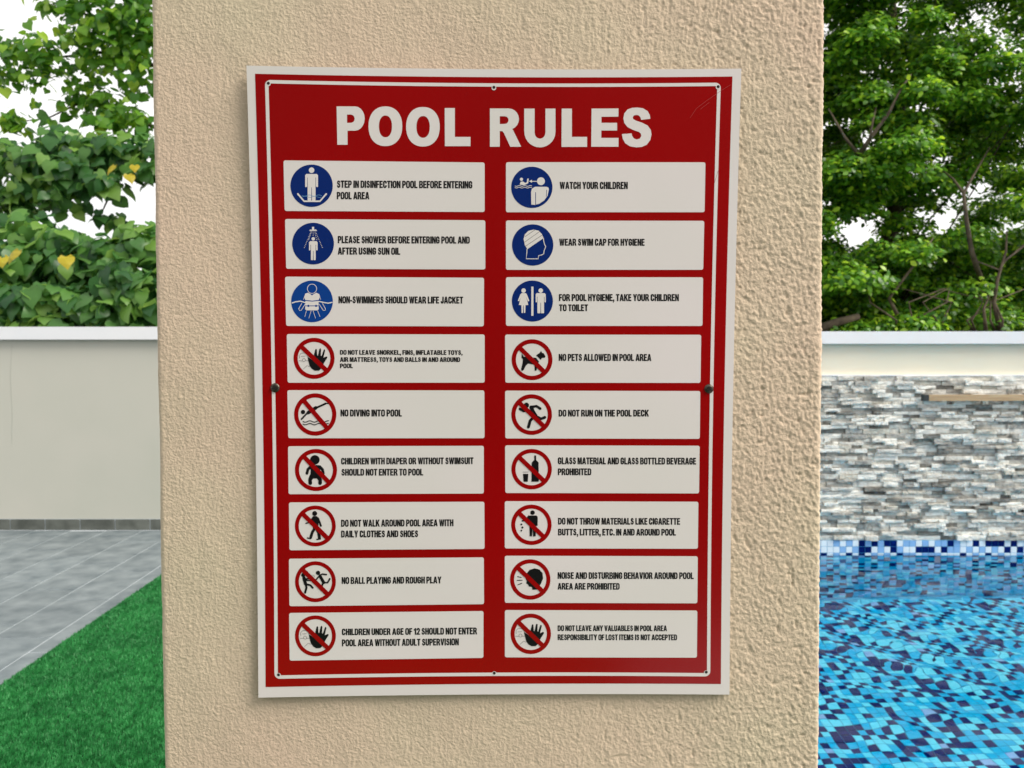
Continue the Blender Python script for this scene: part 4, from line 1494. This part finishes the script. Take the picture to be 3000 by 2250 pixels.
# ---- taller tree behind it, sparse crown against the white sky
tree = empty('broadleaf_tree', (-2.3, 8.6, GZ))
tag(tree, 'tall loose tree with drooping bright green leaves against the white sky at left', 'tree')
specs = [  # dense band
    (60, 800, 150, 90, 7.9, 0.35, 95), (200, 820, 150, 110, 7.8, 0.35, 120), (340, 740, 130, 90, 7.9, 0.35, 95), (380, 870, 170, 110, 7.7, 0.35, 140), (520, 780, 150, 110, 7.8, 0.35, 115),
    (660, 770, 140, 100, 7.9, 0.35, 100), (520, 930, 100, 80, 7.7, 0.3, 60), (160, 960, 170, 80, 7.8, 0.3, 90), (60, 1020, 110, 80, 7.8, 0.3, 60), (330, 1010, 80, 70, 7.7, 0.3, 40), (720, 860, 70, 60, 7.8, 0.3, 30), (500, 1090, 30, 50, 7.7, 0.1, 5), (620, 1120, 60, 50, 8.0, 0.2, 22), (140, 1080, 50, 40, 7.8, .2, 14),
    (850, 850, 160, 160, 7.9, 0.4, 110), (-180, 900, 200, 180, 7.9, 0.4, 140),
    # upper arm
    (60, 260, 110, 60, 8.2, 0.25, 52), (190, 250, 100, 70, 8.1, 0.25, 50), (60, 380, 80, 60, 8.2, 0.2, 22), (250, 330, 110, 80, 8.2, 0.25, 40), (200, 430, 50, 40, 8.2, 0.1, 10), (175, 515, 35, 25, 8.2, 0.1, 5), (-120, 330, 140, 120, 8.2, .3, 60),
    # top right
    (300, 40, 90, 50, 8.2, 0.25, 35), (420, 60, 110, 90, 8.1, 0.3, 62), (560, 120, 130, 120, 8.1, 0.35, 95), (680, 80, 110, 120, 8.1, 0.35, 85), (390, 190, 90, 80, 8.2, 0.3, 40), (470, 270, 90, 80, 8.2, 0.3, 38), (700, 260, 90, 110, 8.2, 0.3, 60), (590, 300, 80, 80, 8.2, 0.3, 30), (690, 420, 80, 70, 8.3, 0.3, 28), (420, 390, 70, 60, 8.3, 0.2, 22), (450, 490, 100, 45, 8.3, 0.2, 34), (340, 560, 40, 30, 8.3, .1, 6), (370, 500, 50, 30, 8.3, .1, 10),
    (560, 540, 110, 60, 8.3, 0.25, 42), (620, 590, 110, 50, 8.2, 0.25, 42), (520, 620, 90, 40, 8.1, 0.25, 26), (720, 640, 60, 70, 8.1, 0.2, 24), (80, 615, 90, 35, 8.2, 0.2, 34), (110, 660, 40, 30, 8.2, .1, 9), (240, 612, 30, 20, 8.2, 0.1, 5),
    (900, 250, 200, 300, 8.2, 0.5, 200), (500, -200, 500, 160, 8.2, .6, 360), (680, 10, 140, 60, 8.1, .3, 50)]
Pz, Ez, hi = [], [], []
for s in specs:
    a, e = ell(*s[:6], s[6], r1)
    Pz.append(a)
    Ez.append(e)
    hi += [s[1] < 700] * s[6]
Pz, Ez, hi = np.concatenate(Pz), np.concatenate(Ez), np.array(hi)
# upper leaves finer
extra_i = np.where(hi & (r1.random(len(hi)) < 0.45))[0]
rep = Pz[extra_i] + r1.normal(size=(len(extra_i), 3)) * 0.13
Pz = np.concatenate((Pz, rep))
Ez = np.concatenate((Ez, Ez[extra_i]))
hi = np.concatenate((hi, np.ones(len(extra_i), bool)))
nrm, tip = leaf_dirs(Ez, r1)
scl = np.where(hi, r1.uniform(0.07, 0.135, len(Pz)), r1.uniform(0.085, 0.18, len(Pz)))
lo_ = ~hi
build_leaves(tree, Pz[lo_], nrm[lo_], tip[lo_], scl[lo_], (HEART_V, HEART_F), M['heart_leaf'], 150)
build_leaves(tree, Pz[hi], nrm[hi], tip[hi], scl[hi], (HEART_V, HEART_F), M['lime_leaf'], 145)
yellow(tree, 582, 840, 7.3, 0.125, -0.3)
yellow(tree, 650, 885, 7.3, 0.115, 0.35)
yellow(tree, 682, 838, 7.35, 0.10, 0.15)
tp_ = lambda zx, zy, Y: tuple(on_plane(zx / 1.729, zy / 1.729, Y))
tx = -1.6
tube('trunk', [(tx, 8.9, GZ), (tx + 0.05, 8.85, 1.2), (tx - 0.1, 8.7, 2.6), (tx - 0.05, 8.6, 4.2), (tx + .1, 8.5, 5.6)], [0.14, 0.11, 0.085, 0.06, 0.03], M['bark'], tree, 10)
for pts in ([(tx - .08, 8.7, 2.6), tp_(520, 820, 8.1), tp_(250, 830, 8.1), tp_(40, 850, 8.1)],
            [(tx - .08, 8.65, 3.2), tp_(640, 590, 8.4), tp_(450, 500, 8.4), tp_(340, 540, 8.4)],
            [(tx - .05, 8.6, 4.0), tp_(560, 260, 8.3), tp_(300, 290, 8.3), tp_(60, 300, 8.3)],
            [(tx - .05, 8.6, 4.4), tp_(560, 120, 8.3), tp_(400, 60, 8.3), tp_(260, 20, 8.3)],
            [(tx - .08, 8.7, 2.9), tp_(690, 700, 8.2), tp_(560, 980, 8.1), tp_(500, 1110, 8.0)],
            [tp_(450, 500, 8.4), tp_(240, 600, 8.4), tp_(60, 620, 8.4)]):
    tube('branch', pts, [0.04, 0.02, 0.012, 0.005][:len(pts)] if len(pts) == 4 else [0.014, 0.009, 0.004], M['bark'], tree, 6)

# ---- right: dense small-leaved trees over the stone wall
r2 = np.random.default_rng(17)
zs3 = 1050 / 620.0


def zr(zx, zy, Y):
    return on_plane(2380 + zx / zs3, zy / zs3, Y)


holes = [(930, 220, 90), (1010, 250, 60), (800, 215, 40), (735, 310, 40), (100, 715, 38), (600, 930, 45), (680, 1090, 110), (560, 1060, 60), (610, 1285, 48), (95, 1010, 28), (90, 1170, 32), (520, 1120, 40), (535, 865, 30), (1035, 90, 45), (280, 30, 35), (165, 130, 30), (1020, 430, 35), (740, 1270, 35), (870, 140, 40), (800, 980, 50)]


def dense_tree(name, label, x0, x1, n_cl, seed, trunk_x):
    r = np.random.default_rng(seed)
    th = empty(name, (trunk_x, 8.4, GZ))
    tag(th, label, 'tree')
    cx = r.uniform(x0, x1, n_cl)
    cz = 1.55 + 4.6 * r.random(n_cl)
    cy = 6.9 + 2.4 * r.random(n_cl) ** 1.1
    low = int(n_cl * 0.36)      # a lower, deeper layer of foliage behind
    cx = np.concatenate((cx, r.uniform(x0, x1, low)))
    cz = np.concatenate((cz, r.uniform(1.3, 2.6, low)))
    cy = np.concatenate((cy, r.uniform(8.2, 9.6, low)))
    PP, EE, TT = [], [], []
    for a, b, c in zip(cx, cy, cz):
        n = int(r.uniform(420, 700))
        q = r.normal(size=(n, 3))
        q /= np.linalg.norm(q, axis=1, keepdims=True)
        q[:, 2] = np.where(q[:, 2] < -0.2, -q[:, 2] * 0.6, q[:, 2])
        rad = 0.55 + 0.45 * r.random((n, 1))
        sz = r.uniform(0.18, 0.42)
        e = q * rad
        PP.append(np.array((a, b, c)) + e * np.array((sz, sz * .9, sz * .62)) + r.normal(size=(n, 3)) * 0.02)
        EE.append(e)
    P3, E3 = np.concatenate(PP), np.concatenate(EE)
    px, py, d = project(P3)
    zx, zy = (px - 2380) * zs3, py * zs3
    keep = np.ones(len(P3), bool)
    for (hx, hy, hr) in holes:
        dd = np.hypot(zx - hx, zy - hy) / (hr * 0.6) + r.normal(size=len(P3)) * 0.22
        keep &= ~((dd < 1) & (r.random(len(P3)) < 0.88))
    keep &= P3[:, 1] > WALL_Y + 0.32
    P3, E3 = P3[keep], E3[keep]
    n = len(P3)
    nrm = np.array((0, -0.35, 0.8)) + 0.8 * E3 + r.normal(size=(n, 3)) * 0.5
    tip = np.array((0, -0.2, -0.1)) + 0.9 * E3 + r.normal(size=(n, 3)) * 0.6
    scl = r.uniform(0.042, 0.082, n)
    build_leaves(th, P3, nrm, tip, scl, (OVAL_V, OVAL_F), M['small_leaf'], 295)
    # trunk, limbs and twigs
    tube('trunk', [(trunk_x, 8.5, GZ), (trunk_x + .1, 8.4, 1.0), (trunk_x - .1, 8.3, 2.2), (trunk_x + .15, 8.3, 3.6), (trunk_x, 8.3, 5.4)], [0.16, 0.13, 0.1, 0.07, 0.03], M['bark'], th, 10)
    tw_v, tw_f = [], []
    for k in range(14):
        a = np.array((trunk_x, 8.35, r.uniform(1.0, 4.8)))
        j = r.integers(0, n_cl)
        b = np.array((cx[j], cy[j], cz[j]))
        m = (a + b) / 2 + r.normal(size=3) * 0.18 + np.array((0, 0, -0.12))
        v, f = tube_data([tuple(a), tuple(m), tuple(b)], [0.011, 0.007, 0.003], 5)
        o_ = len(tw_v)
        tw_v += v
        tw_f += [tuple(q + o_ for q in t) for t in f]
    o = mesh('twigs', tw_v, tw_f, M['bark'], th, smooth=True)
    o['kind'] = 'stuff'
    return th


t1 = dense_tree('small_leaved_tree', 'dense small leaved tree whose foliage fills the gap right beside the pillar', 1.2, 3.55, 300, 5, 2.9)
t2 = dense_tree('small_leaved_tree', 'dense small leaved tree at the right edge with sky showing through its top', 3.3, 6.4, 330, 6, 4.2)


def limb(th, pts, r0, r3=0.006):
    n = len(pts)
    tube('branch', [tuple(zr(*p)) for p in pts], [r0 + (r3 - r0) * i / (n - 1) for i in range(n)], M['bark'], th, 7)


limb(t2, [(840, 1400, 7.2), (790, 1250, 7.0), (765, 1100, 6.9), (750, 960, 6.9), (800, 870, 7.0), (880, 730, 7.2)], 0.028)
limb(t2, [(755, 965, 6.9), (700, 890, 7.0), (640, 840, 7.2)], 0.014)
limb(t1, [(240, 760, 7.0), (300, 670, 6.9), (380, 560, 6.9), (440, 440, 6.9), (490, 370, 7.0)], 0.024)
limb(t1, [(285, 690, 6.9), (300, 600, 6.9), (320, 520, 7.0)], 0.012)
limb(t1, [(230, 770, 7.0), (160, 680, 7.0), (80, 540, 7.0)], 0.018)
limb(t1, [(420, 1560, 6.9), (380, 1480, 6.9), (440, 1400, 6.9), (560, 1240, 6.9), (600, 1180, 7.0)], 0.02)
limb(t1, [(20, 1640, 6.9), (120, 1600, 6.9), (230, 1570, 6.9)], 0.05, 0.03)
limb(t2, [(930, 1640, 6.9), (900, 1500, 6.9), (920, 1380, 6.9), (960, 1250, 6.9), (965, 1150, 7.0)], 0.022)
limb(t2, [(860, 1640, 6.85), (850, 1530, 6.85), (890, 1440, 6.9)], 0.018)
limb(t2, [(1060, 1210, 6.9), (960, 1290, 6.9), (930, 1340, 6.9), (800, 1290, 6.9)], 0.012)
for k in range(9):
    x_ = r2.uniform(380, 1040)
    limb(t2 if x_ > 600 else t1, [(x_, 1660, 6.8 + 0.4 * r2.random()), (x_ + r2.uniform(-60, 60), 1590, 6.85), (x_ + r2.uniform(-120, 120), 1500, 6.9), (x_ + r2.uniform(-200, 200), 1430, 7.0)], 0.012, 0.004)
